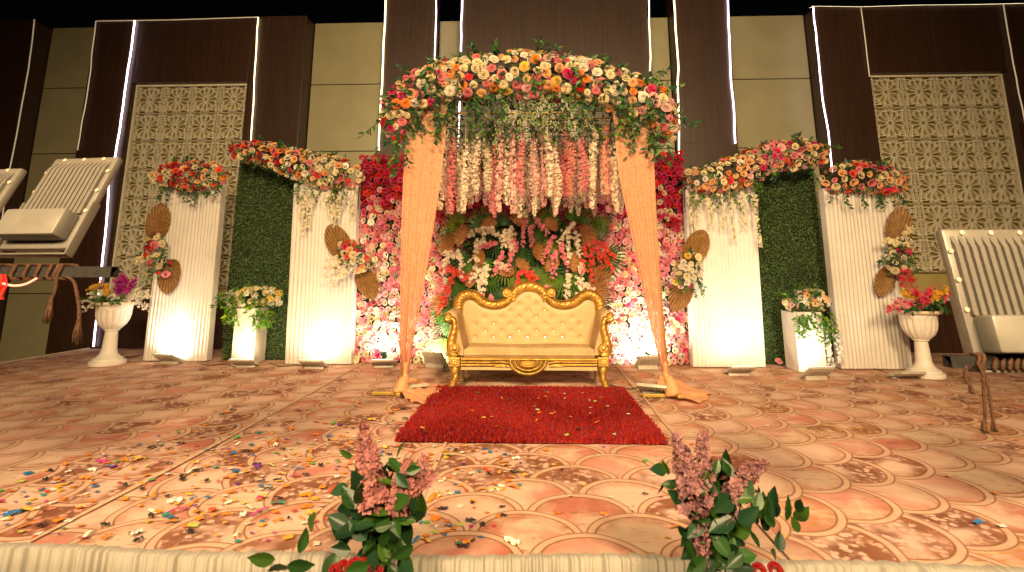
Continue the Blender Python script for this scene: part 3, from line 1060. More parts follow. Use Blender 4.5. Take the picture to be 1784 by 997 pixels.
# ------------------------------------------------------------------ rose wall behind the sofa
WY = 7.33
wx0, wx1, wz1 = -2.50, 2.22, 3.52
fw = thing('rose_wall', (0, WY + .1, ST), 'wide wall of packed roses, crimson above fading to pale pink below, behind the sofa', 'flower wall')
FWO = np.array(fw.location)
MB().add(box(wx0, wx1, WY + .07, WY + .12, ST + .005, wz1 - .02)).build('backing_board', plain('dark_green_board', (.012, .03, .012), .9), fw, origin=FWO)
MB().add(join(*[box(x - .02, x + .02, WY + .121, WY + .16, ST, wz1 - .1) for x in (wx0 + .1, 0, wx1 - .1)])).build('rear_frame', M_steel, fw, origin=FWO)
mb = MB()
n = 9000
T = np.stack([rng.uniform(wx0, wx1, n), WY + rng.uniform(.0, .06, n), rng.uniform(ST + .02, wz1, n)], 1)
D = rng.normal(0, 1, (n, 3)) * np.array([1, .35, 1]) + np.array([0, -.35, 0])
mb.inst(LEAFLO, leaf_frames(D, (0, -1, .2), rng.uniform(.04, .075, n)), T, leafcol(n) * .8)
f = mb.build('leaf_backing', M_leafC, fw, False, True, origin=FWO); f['kind'] = 'stuff'
pts = []
rows = np.arange(ST + .05, wz1 + .01, .068)
for k, z in enumerate(rows):
    xs = np.arange(wx0 + .03 + (k % 2) * .040, wx1, .080)
    pts += [(x + rng.normal(0, .014), WY + rng.uniform(-.035, .015), z + rng.normal(0, .012)) for x in xs]
pts = np.array(pts)
pts = pts[rng.random(len(pts)) > .012]
nn = len(pts)
zz = (pts[:, 2] - ST) / (wz1 - ST)
thr = .715 + .05 * np.sin(pts[:, 0] * 2.3) - .03 * (np.abs(pts[:, 0]) < 1)
wr = 1 / (1 + np.exp(-(zz - thr) * 42))
cols = np.zeros((nn, 3)); kinds = []
for i in range(nn):
    if rng.random() < wr[i]:
        pal = [('crimson', 5), ('hot', 2.2), ('red', 2.2)] + ([('cream', .8)] if zz[i] < .84 else [])
    else:
        pk = np.clip((zz[i] - .25) * 2.2, 0, 1)
        pal = [('cream', 1.7 - .5 * pk), ('white', 1.0 - pk * .6), ('pale', 3.0), ('pink', 1.7 + 2.8 * pk), ('hot', .08 + .5 * pk * (pts[i, 0] > .8))]
    cols[i] = pick(pal, 1)[0]
    kinds.append(2 if (wr[i] < .3 and rng.random() < .16) else int(rng.integers(0, 2)))
kinds = np.array(kinds)
rad = rng.uniform(.043, .056, nn) * np.where(kinds == 2, 1.2, 1)
Nn = np.array([0, -1.0, .05]) + rng.normal(0, .28, (nn, 3)) * np.array([1, .2, 1])
A = frames(Nn, rng.uniform(0, 6.28, nn), rad)
# those that show freely (not behind sofa, palms, curtains or strands), the largest ones as single pieces
px_free = ((np.abs(pts[:, 0]) > 1.75) & (np.abs(pts[:, 0]) < 2.4)) | ((np.abs(pts[:, 0]) > 1.02) & (np.abs(pts[:, 0]) < 1.5) & (pts[:, 2] < 2.35))
score = np.where(px_free, rad, 0)
single = np.zeros(nn, bool); single[np.argsort(-score)[:300]] = True
for i in np.where(single)[0]:
    put_flower('pom' if kinds[i] == 2 else 'lo', A[i], pts[i], cols[i], fw, 'hydrangea' if kinds[i] == 2 else 'rose')
mb = MB()
for kd in (0, 1, 2):
    m_ = (kinds == kd) & ~single
    mb.inst((ROSE_LO[0], ROSE_LO[1], POM[0])[kd], A[m_], pts[m_], cols[m_])
f = mb.build('rose_mass', M_roseC, fw, False, True, origin=FWO); f['kind'] = 'stuff'

# ------------------------------------------------------------------ pleated drape panels
def drape_panel(x0t, x1t, x0b, x1b, Y, ztop, label, seed, pleats=17):
    r_ = np.random.default_rng(seed)
    t = thing('drape_panel', ((x0b + x1b) / 2, Y, ST), label, 'drape panel', 'pleated white drape panels')
    dep = .13
    k1, k2 = r_.uniform(0, 6, 2)

    def fn(u, v):
        z = ST + .012 + (ztop - ST) * v
        xa = x0b + (x0t - x0b) * v; xb = x1b + (x1t - x1b) * v
        side = .10
        if u < side: return (xa - .004, Y + dep * (1 - u / side), z)
        if u > 1 - side: return (xb + .004, Y + dep * ((u - 1 + side) / side), z)
        s = (u - side) / (1 - 2 * side)
        ph = s * pleats * 2 * math.pi + .5 * math.sin(3 * v + k1 + 7 * s) + .9 * math.sin(9 * s + k2)
        a = .013 * (.6 + .4 * math.sin(5 * s + k1)) * (1 - .25 * v)
        fold = (abs(math.sin(ph / 2)) ** .7) * 2 - 1
        edge = min(1, min(s, 1 - s) * 30)
        return (xa + (xb - xa) * s + .004 * math.sin(ph), Y - a * fold * edge - .006 * math.sin(2.2 * v * 3 + 11 * s), z)
    MB().add(grid(fn, 330, 14)).build('pleated_cloth', M_white, t, True, origin=t.location)
    MB().add(join(box(x0b + .03, x0b + .06, Y + .05, Y + .08, ST, ztop - .02), box(x1b - .06, x1b - .03, Y + .05, Y + .08, ST, ztop - .02),
                  box(x0b + .06, x1b - .06, Y + .05, Y + .08, ztop - .06, ztop - .02))).build('frame', M_steel, t, origin=t.location)
    return t


drape_panel(-5.44, -4.57, -5.44, -4.54, 7.33, 3.06, 'white pleated drape panel lit white-hot at its foot, nearest the purple-flower urn', 1)
drape_panel(-3.39, -2.47, -3.33, -2.43, 7.15, 3.08, 'white pleated drape panel between the left green hedge and the rose wall', 2)
drape_panel(2.17, 3.11, 2.13, 3.06, 7.1, 3.0, 'white pleated drape panel between the rose wall and the right green hedge', 3)
drape_panel(4.01, 4.90, 3.99, 4.88, 7.03, 2.95, 'white pleated drape panel beside the urn of coral flowers', 4)

# ------------------------------------------------------------------ boxwood hedge panels
def hedge(x0, x1, Y, ztop, label, seed):
    r_ = np.random.default_rng(seed)
    t = thing('hedge_panel', ((x0 + x1) / 2, Y, ST), label, 'hedge panel', 'artificial boxwood panels')
    MB().add(box(x0 + .01, x1 - .01, Y + .02, Y + .10, ST, ztop - .02)).build('backing', plain('hedge_backing', (.010, .022, .008), .9), t, origin=t.location)
    n = 17000
    T = np.stack([r_.uniform(x0, x1, n), Y + r_.uniform(-.03, .03, n), r_.uniform(ST + .01, ztop, n)], 1)
    cell = np.sin(T[:, 0] * 12.6) * np.sin(T[:, 2] * 12.6)
    T[:, 1] -= .008 * cell
    D = r_.normal(0, 1, (n, 3)) * np.array([1, .5, 1]) + np.array([0, -.8, .2])
    C = np.array([(.075, .14, .036), (.105, .18, .048), (.056, .108, .03), (.16, .23, .07)])[r_.integers(0, 4, n)] * r_.uniform(.7, 1.4, (n, 1))
    m = MB().inst(LEAFLO, leaf_frames(D, (0, -1, .3), r_.uniform(.018, .032, n), r_), T, C)
    o = m.build('boxwood_leaves', M_leafC, t, False, True, origin=t.location); o['kind'] = 'stuff'
    return t


hedge(-4.42, -3.40, 7.5, 3.5, 'dark green boxwood panel left of the sofa, behind the yellow-lit plinth', 5)
hedge(3.10, 4.12, 7.4, 3.42, 'dark green boxwood panel right of the sofa, behind the washed-out plinth', 6)

# ------------------------------------------------------------------ plinths and urns
def plinth(x0, x1, Y, ztop, label):
    t = thing('plinth', ((x0 + x1) / 2, Y, ST), label, 'plinth', 'cloth covered plinths')
    d = x1 - x0

    def fn(u, v):
        s = u * 4
        k = int(min(3, s)); f = s - k
        cx = [x0, x1, x1, x0, x0][k:k + 2]; cy = [Y, Y, Y + d, Y + d, Y][k:k + 2]
        z = ST + .006 + (ztop - ST - .008) * v
        w = .004 * math.sin(9 * v + 5 * f + 3 * k) + .003 * math.sin(31 * v + 11 * f) * (v > .6)
        nx, ny = [(0, -1), (1, 0), (0, 1), (-1, 0)][k]
        g = math.sin(math.pi * f)
        return (cx[0] + (cx[1] - cx[0]) * f + nx * w * g, cy[0] + (cy[1] - cy[0]) * f + ny * w * g, z)
    MB().add(grid(fn, 64, 30)).build('cloth_cover', M_white, t, True, origin=t.location, sharp=35)
    MB().add(box(x0 + .002, x1 - .002, Y + .002, Y + d - .002, ztop - .02, ztop, .004)).build('top', M_white, t, origin=t.location)
    return t


plinth(-4.08, -3.77, 7.15, 1.34, 'white cloth-covered plinth glowing yellow before the left hedge')
plinth(3.34, 3.68, 6.8, 1.33, 'white cloth-covered plinth glaring white before the right hedge')


def urn(x, y, s, label):
    t = thing('urn', (x, y, ST), label, 'urn', 'white plaster urns on the stage')
    S = lambda pr: [(r * s, z * s) for r, z in pr]
    base = S([(.19, 0), (.195, .03), (.19, .05), (.165, .055), (.16, .075), (.12, .10), (.095, .13), (.08, .18), (.07, .34), (.066, .40)])
    MB().add(lathe(base, 40)).build('pedestal', M_plaster, t, True, sharp=40)
    bowl = S([(.065, .401), (.085, .41), (.085, .425), (.10, .435), (.14, .48), (.168, .54), (.18, .60), (.182, .66), (.19, .67), (.19, .70), (.20, .705), (.20, .715)])
    o = MB().add(lathe(bowl, 96, lambda j: .07 if 3 <= j <= 7 else 0)).build('fluted_bowl', M_plaster, t, True, sharp=40)
    rim = S([(.20, .716), (.235, .722), (.245, .735), (.24, .755), (.215, .758), (.19, .75), (.18, .70)])
    MB().add(lathe(rim, 48)).build('rim', plain('urn_rim_cream', (.74, .60, .45), .6), t, True, sharp=40)
    return t


urn(-5.74, 7.07, 1.10, 'white fluted urn at the left end of the stage, under purple and white flowers')
urn(4.72, 6.60, 1.02, 'white fluted urn at the right end of the stage, under coral flowers')
# ------------------------------------------------------------------ canopy frame with gold grid
CY0, CY1, CZ = 5.47, 7.56, 3.58
cf = thing('canopy_frame', (0, 6.3, ST), 'gold metal canopy frame with a grid roof, standing over the sofa', 'canopy frame')
CO = np.array(cf.location)
for x in (-1.325, 1.375):
    MB().add(tube([(x, CY0, ST), (x * .96, CY0, 2.2), (x * .94, CY0, 3.55)], .022, 4)).build('post', M_goldrod, cf, origin=CO)
    MB().add(box(x - .02, x + .02, 7.53, 7.57, ST, 3.55, .003)).build('post', M_goldrod, cf, origin=CO)
    MB().add(box(x - .27, x + .27, CY0 - .10, CY0 - .06, ST + .008, ST + .038, .003)).build('foot_bar', M_goldrod, cf, origin=CO)
    MB().add(box(x + .02, x + .06, CY0 - .28, CY0 + .2, ST + .040, ST + .066, .003)).build('foot_bar', M_goldrod, cf, origin=CO)
for y in np.linspace(CY0, CY1, 9):
    MB().add(tube([(-1.4, y, CZ), (0, y, CZ - .01), (1.42, y, CZ)], .007, 6)).build('grid_rod', M_goldrod, cf, True, origin=CO)
for x in np.linspace(-1.4, 1.42, 12):
    MB().add(tube([(x, CY0, CZ + .014), (x, CY1, CZ + .014)], .006, 6)).build('grid_rod', M_goldrod, cf, True, origin=CO)
ap = smoothline([(-1.36, CY0, 3.0), (-1.30, CY0, 3.62), (-.8, CY0, 3.95), (0, CY0, 4.05), (.8, CY0, 3.95), (1.32, CY0, 3.6), (1.38, CY0, 3.0)], 6)
MB().add(tube(ap, .018, 8)).build('arch_pipe', M_steel, cf, True, origin=CO)

# ------------------------------------------------------------------ flower arch
AY = 5.42
px_m = 5.42 / 892.0 * 1.03
def px_spine(lst, Y, k=None):
    k = k or Y / 892.0 * 1.03
    out = []
    for x, y, r in lst:
        p = P(x, y, Y); out.append((p[0], Y, p[2], r * k))
    return out


def arch_pal(p):
    x = p[0]
    if x < -1.25: return [('cream', 2.4), ('white', 1.4), ('hot', 2.6), ('pink', 2.2), ('peach', 1.4), ('orange', .4), ('red', .6), ('pale', 1.2)]
    if x < -.5: return [('cream', 4.2), ('white', 2.2), ('peach', 1.2), ('pink', 1.6), ('hot', 1.2), ('orange', .6), ('red', .7)]
    if x < .5: return [('cream', 3.6), ('white', 2.2), ('peach', 1.5), ('orange', .9), ('pink', 1.8), ('pale', 1.6), ('hot', .6), ('yellow', .3)]
    if x < 1.2: return [('cream', 3.4), ('white', 2.6), ('orange', 1.0), ('peach', 1.1), ('pink', 1.5), ('red', .5)]
    return [('cream', 3.2), ('white', 1.8), ('pink', 1.4), ('hot', 1.2), ('pale', 1.4), ('orange', .8)]


arch_sp = px_spine([(690, 232, 20), (694, 195, 29), (722, 170, 36), (770, 146, 39), (845, 136, 40), (920, 132, 40), (990, 136, 38), (1050, 150, 36), (1100, 167, 34), (1142, 194, 33), (1158, 228, 20)], AY)
arch = arrange('flower_arch', (0, AY, 3.6), arch_sp, .054, 300, .083, None, 'big arching garland of cream, peach and pink roses over the sofa', 'flower garland',
               None, 1500, .075, None, arch_pal, 'hi', True, .10, sprays=120, spray_len=.24, small_fill=240)
mb = MB()
for (x, y, L, k) in ((700, 250, .30, 2), (690, 255, .34, 2), (715, 225, .22, 2), (735, 208, .2, 1), (755, 200, .25, 2), (765, 210, .3, 2), (790, 185, .26, 3), (815, 178, .3, 3), (835, 172, .34, 3), (850, 172, .3, 2),
                     (1085, 195, .28, 2), (1100, 205, .34, 2), (1120, 215, .3, 2), (1138, 240, .35, 2), (1150, 250, .3, 2), (1045, 180, .22, 2), (1025, 172, .2, 2), (870, 178, .2, 2)):
    for q in range(k):
        a = P(x + rng.normal(0, 6), y - 14, AY - .08 + rng.normal(0, .06))
        leaf_spray(mb, a, (rng.normal(0, .18), -.12, -1), L * rng.uniform(.7, 1.25), 13, .075, (1.1, 1.15, 1.2), .05)
f = mb.build('hanging_leaves', M_leafC, arch, False, True, origin=arch.location); f['kind'] = 'stuff'
mb = MB()   # variegated ivy, leaves rimmed in cream: a green leaf on a slightly larger cream one
for (x, y, L, k) in ((880, 185, .3, 2), (905, 180, .42, 3), (930, 172, .38, 3), (960, 172, .42, 3), (985, 175, .35, 3), (1005, 180, .3, 2), (885, 200, .38, 2)):
    for q in range(k):
        a = P(x + rng.normal(0, 7), y - 8, AY - .02 + rng.normal(0, .05)); n = 11
        t_ = np.linspace(.05, 1, n); L2 = L * rng.uniform(.7, 1.2)
        pts = a + np.array([rng.normal(0, .15), -.1, -1.0]) * (t_ * L2)[:, None]
        D = np.stack([rng.normal(0, 1, n), rng.normal(-.2, .3, n), rng.normal(-.5, .5, n)], 1)
        A = leaf_frames(D, (0, -1, .2), .062 * rng.uniform(.8, 1.2, n)); A[:, :, 0] *= 1.35
        mb.inst(LEAF, A, pts, np.tile((.62, .60, .30), (n, 1)))
        Z = A[:, :, 2] / np.linalg.norm(A[:, :, 2], axis=1)[:, None]; Yv = A[:, :, 1]
        mb.inst(LEAF, A * .80, pts + Yv * .09 + Z * .0035, leafcol(n, (.9, 1.0, 1.1)))
f = mb.build('variegated_ivy', M_leafC, arch, False, True, origin=arch.location); f['kind'] = 'stuff'

# ------------------------------------------------------------------ hanging blossom strands
def strand_mesh(seed, L, rad, nb):
    r_ = np.random.default_rng(seed)
    z = -L * r_.uniform(0, 1, nb) ** .85
    prof = np.clip(np.minimum((-z / L) * 6 + .3, 1), 0, 1) * np.clip((1 + z / L) * 3.2 + .35, 0, 1)
    w = r_.uniform(0, 6.28, nb); rr = rad * prof * r_.uniform(.35, 1.05, nb)
    sway = .02 * np.sin(z * 5 + seed)
    T = np.stack([rr * np.cos(w) + sway, rr * np.sin(w), z], 1)
    N = np.stack([np.cos(w), np.sin(w), r_.normal(-.2, .5, nb)], 1)
    m = MB().inst(BLOS, frames(N, r_.uniform(0, 6, nb), r_.uniform(.015, .023, nb)), T, np.ones((nb, 3)))
    m.add(tube([(0, 0, .32), (.01 * math.sin(seed), 0, 0), (sway[0] * 0, 0, -L)], .0025, 4))
    return m.mesh('blossom_strand', M_rose)


STR = [strand_mesh(s, L, .046, int(nb * 1.0)) for s, L, nb in ((1, .82, 170), (2, .95, 195), (3, 1.05, 210), (4, .74, 150), (5, 1.18, 230))]
SL = [.82, .95, 1.05, .74, 1.18]


def sprig_mesh(seed, tint):
    m = MB()
    for q in range(3):
        leaf_spray(m, (0, 0, .30), (random.uniform(-.3, .3), random.uniform(-.3, .3), -1), .34, 10, .055, tint, 0)
    return m.mesh('leaf_sprig', M_leafC, False, True)


SPR = [sprig_mesh(1, (1.5, 1.4, .8)), sprig_mesh(2, (2.2, 1.7, .6)), sprig_mesh(3, (1.1, 1.1, 1.1))]
# (pixel x of the strand, palette)
_o1 = ['', 'first', 'second', 'third', 'fourth', 'fifth', 'sixth', 'seventh', 'eighth', 'ninth', 'tenth', 'eleventh', 'twelfth', 'thirteenth', 'fourteenth', 'fifteenth', 'sixteenth', 'seventeenth', 'eighteenth', 'nineteenth']
_o2 = {20: ('twentieth', 'twenty'), 30: ('thirtieth', 'thirty'), 40: ('fortieth', 'forty'), 50: ('fiftieth', 'fifty')}
ordn = [_o1[k] if k < 20 else (_o2[k // 10 * 10][0] if k % 10 == 0 else _o2[k // 10 * 10][1] + '-' + _o1[k % 10]) for k in range(1, 60)]
cnt = {}
xs = np.linspace(770, 1084, 94)
pats = ['w', 'p', 'w', 'w', 'p', 'w', 'k', 'w', 'p', 'c', 'w', 'p', 'w', 'w', 'p', 'c', 'w', 'p', 'w', 'p', 'k', 'w']
words = {'w': ('cream-white', (.86, .73, .56)), 'p': ('pale pink', (.86, .50, .46)), 'c': ('coral pink', (.88, .34, .28)), 'k': ('rose pink', (.80, .24, .26))}
for i, x in enumerate(xs):
    Y = (5.60, 6.15, 6.5, 6.85, 5.80, 6.65)[i % 6] + rng.uniform(-.08, .08)
    k = int(rng.integers(5))
    p = P(x + rng.normal(0, 2), 250, Y)
    ybot = rng.uniform(326, 380)
    zb = P(x, ybot, Y)[2]
    ztop = CZ - rng.uniform(.04, .40)
    c_ = pats[i % len(pats)]
    if i > 32 and c_ == 'w' and rng.random() < .12: c_ = 'c'
    cnt[c_] = cnt.get(c_, 0) + 1
    o = bpy.data.objects.new('blossom_strand', STR[k])
    link(o)
    sc_z = (ztop - zb) / SL[k]
    o.location = (p[0], Y, ztop); o.rotation_euler = (0, 0, rng.uniform(0, 6.28)); o.scale = (1, 1, sc_z)
    col = np.array(words[c_][1]) * rng.uniform(.93, 1.06)
    o.color = (*np.clip(col, 0, .92), 1)
    tag(o, '%s hanging blossom strand, %s of its colour from the left peach curtain' % (words[c_][0], ordn[cnt[c_] - 1]), 'blossom strand', 'blossom strands hanging from the canopy grid')
    g = bpy.data.objects.new('leaf_sprig', SPR[int(rng.integers(3))]); link(g, o)
    MB().add(tube([(0, 0, .04), (0, 0, (CZ - ztop) / sc_z)], .002, 4)).build('string', M_stem, o)
    g.location = (0, 0, .0)

mb = MB()
for k in range(24):
    x, y = rng.uniform(-1.15, 1.2), rng.uniform(CY0 + .02, 6.8)
    leaf_spray(mb, (x, y, CZ), (rng.normal(0, .1), -.05, -1), rng.uniform(.22, .55), 14, .07, [(1.7, 1.6, .8), (1.1, 1.2, 1.1), (2.3, 1.9, .6)][k % 3], 0)
o = mb.build('trailing_vines', M_leafC, cf, False, True, origin=CO); o['kind'] = 'stuff'

# ------------------------------------------------------------------ peach curtains
def curtain(left, right, Y, gather, tail, label, flip):
    L = smoothline([(x, y) for x, y in left], 8); Rr = smoothline([(x, y) for x, y in right], 8)
    t = thing('curtain', (G(gather[0], gather[1])[0], Y, ST), label, 'curtain', 'peach sheer curtains on the canopy')
    O = np.array(t.location)

    def at(line, v):
        k = v * (len(line) - 1); i = min(int(k), len(line) - 2); f = k - i
        return line[i] * (1 - f) + line[i + 1] * f

    def fn(u, v):
        a, b_ = at(L, v), at(Rr, v)
        pa_, pb = P(a[0], a[1], Y), P(b_[0], b_[1], Y)
        w = np.linalg.norm(pb - pa_)
        amp = .005 + .022 * (1 - min(1, w / .45))
        amp = min(amp, w * .35 + .006)
        ph = u * 2 * math.pi * 5 + .8 * math.sin(3 * v + 4 * u) + 1.2 * math.sin(5 * u)
        p = pa_ * (1 - u) + pb * u
        return (p[0] + .3 * amp * math.sin(ph * .5 + 1), Y + amp * math.sin(ph) + .01 * math.sin(7 * v + 3 * u), p[2])
    MB().add(grid(fn, 120, 60)).build('sheer_cloth', M_peach, t, True, origin=O)
    # knot at the foot
    g = G(gather[0], gather[1])
    top = np.array(fn(.5, 1.0))
    kp = smoothline([top + np.array([0, 0, .10]), top + np.array([0, 0, -.02]), (top + np.array([g[0], Y - .05, ST + .06])) / 2 + np.array([.01, 0, 0]), np.array([g[0], Y - .06, ST + .03])], 6)
    V, F = tube(kp, np.interp(np.linspace(0, 1, len(kp)), [0, .3, .65, 1], [.020, .026, .05, .075]), 22)
    V = V + rng.normal(0, .003, V.shape)
    V[:, 2] = np.maximum(V[:, 2], ST + .012)
    MB().add((V, F)).build('gathered_foot', M_peachfloor, t, True, origin=O)
    tl = [G(x, y) for x, y in tail]
    c0, c1, c2, c3 = [np.array(p) for p in tl]

    def tf(u, v):
        p = (c0 * (1 - u) + c1 * u) * (1 - v) + (c3 * (1 - u) + c2 * u) * v
        h = .018 + .065 * abs(math.sin(u * 14 + 3 * v + 1.5 * math.sin(v * 6))) * (1 - .75 * v) * (.5 + .5 * math.sin(9 * u + 5 * v)) + .015 * (1 - v)
        return (p[0] + .02 * math.sin(13 * u + 7 * v) , p[1] + .02 * math.sin(17 * v + 9 * u), ST + .006 + max(.004, h))
    MB().add(grid(tf, 46, 34)).build('trailing_cloth', M_peachfloor, t, True, origin=O)
    return t


curtain([(712, 195), (706, 240), (700, 350), (697, 480), (695, 600), (700, 650)], [(786, 160), (780, 195), (770, 300), (752, 420), (735, 520), (720, 600), (711, 650)], 5.40, (704, 684),
        [(690, 668), (698, 700), (742, 712), (778, 676)], 'peach sheer curtain left of the sofa, gathered to a twist at its foot', 0)
curtain([(1064, 160), (1068, 195), (1078, 300), (1098, 400), (1118, 500), (1138, 590), (1154, 648)], [(1130, 195), (1137, 240), (1142, 350), (1150, 480), (1160, 610), (1165, 650)], 5.40, (1160, 684),
        [(1148, 668), (1150, 692), (1222, 708), (1240, 688)], 'peach sheer curtain right of the sofa, its tail trailing away over the carpet', 1)

# ------------------------------------------------------------------ flower heads on top of drapes and hedges
def pal_warm(p): return [('cream', 2.4), ('peach', 2.4), ('orange', 1.8), ('red', 1.8), ('crimson', 1.2), ('pink', 1.4), ('coral', 1.2)]
def pal_cream(p): return [('cream', 3.5), ('white', 2), ('peach', 2.6), ('orange', .6), ('red', .7), ('pink', .8)]
def pal_pinks(p): return [('cream', 2), ('peach', 2.6), ('pink', 2.4), ('pale', 1.6), ('hot', 1.0), ('coral', .6)]


GR = 'rose garlands on the drape tops'
a1 = arrange('rose_garland', (-5.0, 7.2, 3.1), px_spine([(282, 308, 17), (312, 306, 24), (345, 308, 26), (376, 306, 20)], 7.22), .052, 95, .083, None,
             'oval garland of red, peach and cream roses on the drape by the left lattice', 'flower garland', GR, 420, .06, None, pal_warm, 'lo', sprays=14, spray_len=.14)
def pal_mid_left(p): return pal_warm(p) if p[0] < -3.55 else pal_cream(p)
a2 = arrange('rose_garland', (-3.5, 7.15, 3.2), px_spine([(418, 262, 16), (455, 266, 20), (500, 280, 22), (545, 294, 28), (590, 302, 26), (615, 306, 18)], 7.1), .052, 170, .083, None,
             'rose garland sweeping from the left hedge top down onto the inner drape', 'flower garland', GR, 800, .065, None, pal_mid_left, 'lo', pom=.05, sprays=26, spray_len=.18, small_fill=60)
def pal_mid_right(p): return pal_cream(p) if p[0] < 2.9 else pal_pinks(p)
a3 = arrange('rose_garland', (3.0, 7.0, 3.2), px_spine([(1210, 312, 20), (1245, 312, 26), (1290, 300, 28), (1330, 278, 24), (1380, 270, 24), (1425, 268, 20)], 7.0), .052, 190, .083, None,
             'rose garland rising from the inner drape onto the right hedge top', 'flower garland', GR, 800, .065, None, pal_mid_right, 'lo', pom=.05, sprays=26, spray_len=.18, small_fill=60)
a4 = arrange('rose_garland', (4.45, 6.95, 3.0), px_spine([(1450, 312, 19), (1485, 308, 25), (1525, 312, 25), (1560, 318, 19)], 6.95), .052, 95, .083, None,
             'oval garland of pink and cream roses on the drape by the right lattice', 'flower garland', GR, 420, .06, None, pal_pinks, 'lo', sprays=16, spray_len=.16)


def trails(parent, lst, Y, col=(.84, .74, .52)):
    """small blossom trails hanging from a garland, and light leaves under it"""
    for (x, y0, y1) in lst:
        p0, p1 = P(x, y0, Y), P(x, y1, Y); L = p0[2] - p1[2]; nb = int(L * 130)
        m = MB(); z = rng.uniform(0, 1, nb); w = rng.uniform(0, 6.28, nb); rr = rng.uniform(.01, .045, nb) * (1 - .6 * z)
        T = np.stack([p0[0] + rr * np.cos(w) + .015 * np.sin(z * 5 + x), Y + rr * np.sin(w), p0[2] - L * z], 1)
        m.inst(BLOS, frames(np.stack([np.cos(w), np.sin(w) - .5, rng.normal(-.2, .4, nb)], 1), rng.uniform(0, 6, nb), rng.uniform(.015, .024, nb)), T, np.tile(col, (nb, 1)) * rng.uniform(.9, 1.08, (nb, 1)))
        m.add(tube(np.stack([p0[0] + .015 * np.sin(np.linspace(0, 1, 6) * 5 + x), np.full(6, Y), p0[2] - L * np.linspace(0, 1, 6)], 1), .004, 4), (.1, .16, .05))
        m.build('blossom_trail', M_roseC, parent, False, True, origin=parent.location)


def under_leaves(parent, lst, Y, tint, L=.22, size=.055):
    m = MB()
    for (x, y) in lst:
        for q in range(2): leaf_spray(m, P(x + rng.normal(0, 4), y, Y), (rng.normal(0, .3), -.2, -1), L * rng.uniform(.6, 1.2), 10, size, tint, .0)
    o = m.build('hanging_leaves', M_leafC, parent, False, True, origin=parent.location); o['kind'] = 'stuff'


trails(a2, [(533, 335, 408), (541, 332, 395), (527, 335, 380), (582, 335, 400), (590, 335, 385), (575, 335, 375), (617, 325, 378)], 7.0)
trails(a3, [(1203, 335, 405), (1212, 340, 385), (1235, 338, 395), (1255, 335, 400), (1272, 335, 420), (1292, 335, 400), (1316, 340, 432)], 6.95)
under_leaves(a2, [(520, 322), (540, 326), (560, 328), (600, 326), (585, 328)], 7.0, (1.9, 1.6, .8))
under_leaves(a3, [(1205, 332), (1225, 336), (1250, 338), (1275, 336), (1300, 332), (1320, 318)], 6.92, (1.7, 1.5, .8))
under_leaves(a1, [(290, 325), (320, 332), (345, 335), (365, 330), (385, 322)], 7.15, (1.1, 1.2, 1.2), .16)
under_leaves(a4, [(1445, 330), (1470, 338), (1500, 340), (1530, 340), (1560, 335)], 6.88, (1.0, 1.1, 1.2), .18)

# ------------------------------------------------------------------ dried palm spears and fans
def spear_leaf(L, W, n=34):
    """pleated spade-shaped dried leaf, base at origin, pointing +Z, facing -Y"""
    V, F = [(0, 0, 0)], []
    for k in range(n + 1):
        a = -1 + 2 * k / n
        w = a * R(88)
        rr = L * (.30 + .70 * math.cos(w) ** .9) * (1.0 if abs(a) < .999 else .8)
        x = math.sin(w) * rr * W; z = math.cos(w) * rr + .12 * L * (1 - abs(a))
        V.append((x, (.010 if k % 2 else -.010) * L * 2.2, z))
        V.append((x * .55, (.008 if k % 2 else -.008) * L * 2.2, z * .55))
    for k in range(n):
        a, b_ = 1 + 2 * k, 3 + 2 * k
        F += [(0, a + 1, b_ + 1), (a + 1, a, b_, b_ + 1)]
    V = np.array(V); V2 = V + np.array([0, .004, 0])
    m = len(V)
    return np.concatenate([V, V2]), F + [tuple(i + m for i in reversed(f)) for f in F]


SPEAR = MB().add(spear_leaf(1, .62)).mesh('dried_palm_leaf', M_dryleaf)


def finger_fan(n, spread, wid, jag, seed, sag=.12):
    """palm leaf of separate narrow fingers, base at origin, pointing +Z, facing -Y"""
    r_ = np.random.default_rng(seed); V, F = [], []
    for k in range(n):
        a = (-1 + 2 * k / (n - 1)) * spread
        L = (1 - .25 * (a / spread) ** 2) * r_.uniform(1 - jag, 1)
        d = np.array([math.sin(a), 0, math.cos(a)]); s_ = np.array([math.cos(a), 0, -math.sin(a)])
        o = len(V)
        for t, w in ((.05, .25), (.45, 1.0), (.8, .75), (1.0, .08)):
            y = sag * t * t * r_.uniform(.6, 1.4) - .03
            c = d * L * t
            V += [tuple(c - s_ * wid * w + np.array([0, y, 0])), tuple(c + np.array([0, y - .02, 0])), tuple(c + s_ * wid * w + np.array([0, y, 0]))]
        for j in range(3):
            b0, b1 = o + 3 * j, o + 3 * j + 3
            F += [(b0, b0 + 1, b1 + 1, b1), (b0 + 1, b0 + 2, b1 + 2, b1 + 1)]
    return np.array(V), F


M_palm = leafy('palm_green', 'object', .25, .45, .3, .4)
FANG = [MB().add(finger_fan(17, R(85), .036, .25, s)).mesh('palm_leaf', M_palm) for s in (1, 2, 3)]
M_dryfan = plain('dried_fan_rust', (.30, .125, .03), .6, 0, .25, 9)
FAND = [MB().add(finger_fan(15, R(72), .062, .15, s, .2)).mesh('dried_fan', M_dryfan) for s in (4, 5)]


def set_leaf(mesh_, name, p, ang, size, parent, tilt=.2, col=None, yawj=.4):
    o = bpy.data.objects.new(name, mesh_); link(o, parent)
    M = Matrix.Translation(Vector(p) - parent.location) @ Matrix.Rotation(rng.uniform(-yawj, yawj), 4, 'Z') @ Matrix.Rotation(R(ang), 4, 'Y') @ Matrix.Rotation(tilt, 4, 'X') @ Matrix.Scale(size, 4)
    o.matrix_basis = M
    if col is not None: o.color = (*col, 1)
    return o


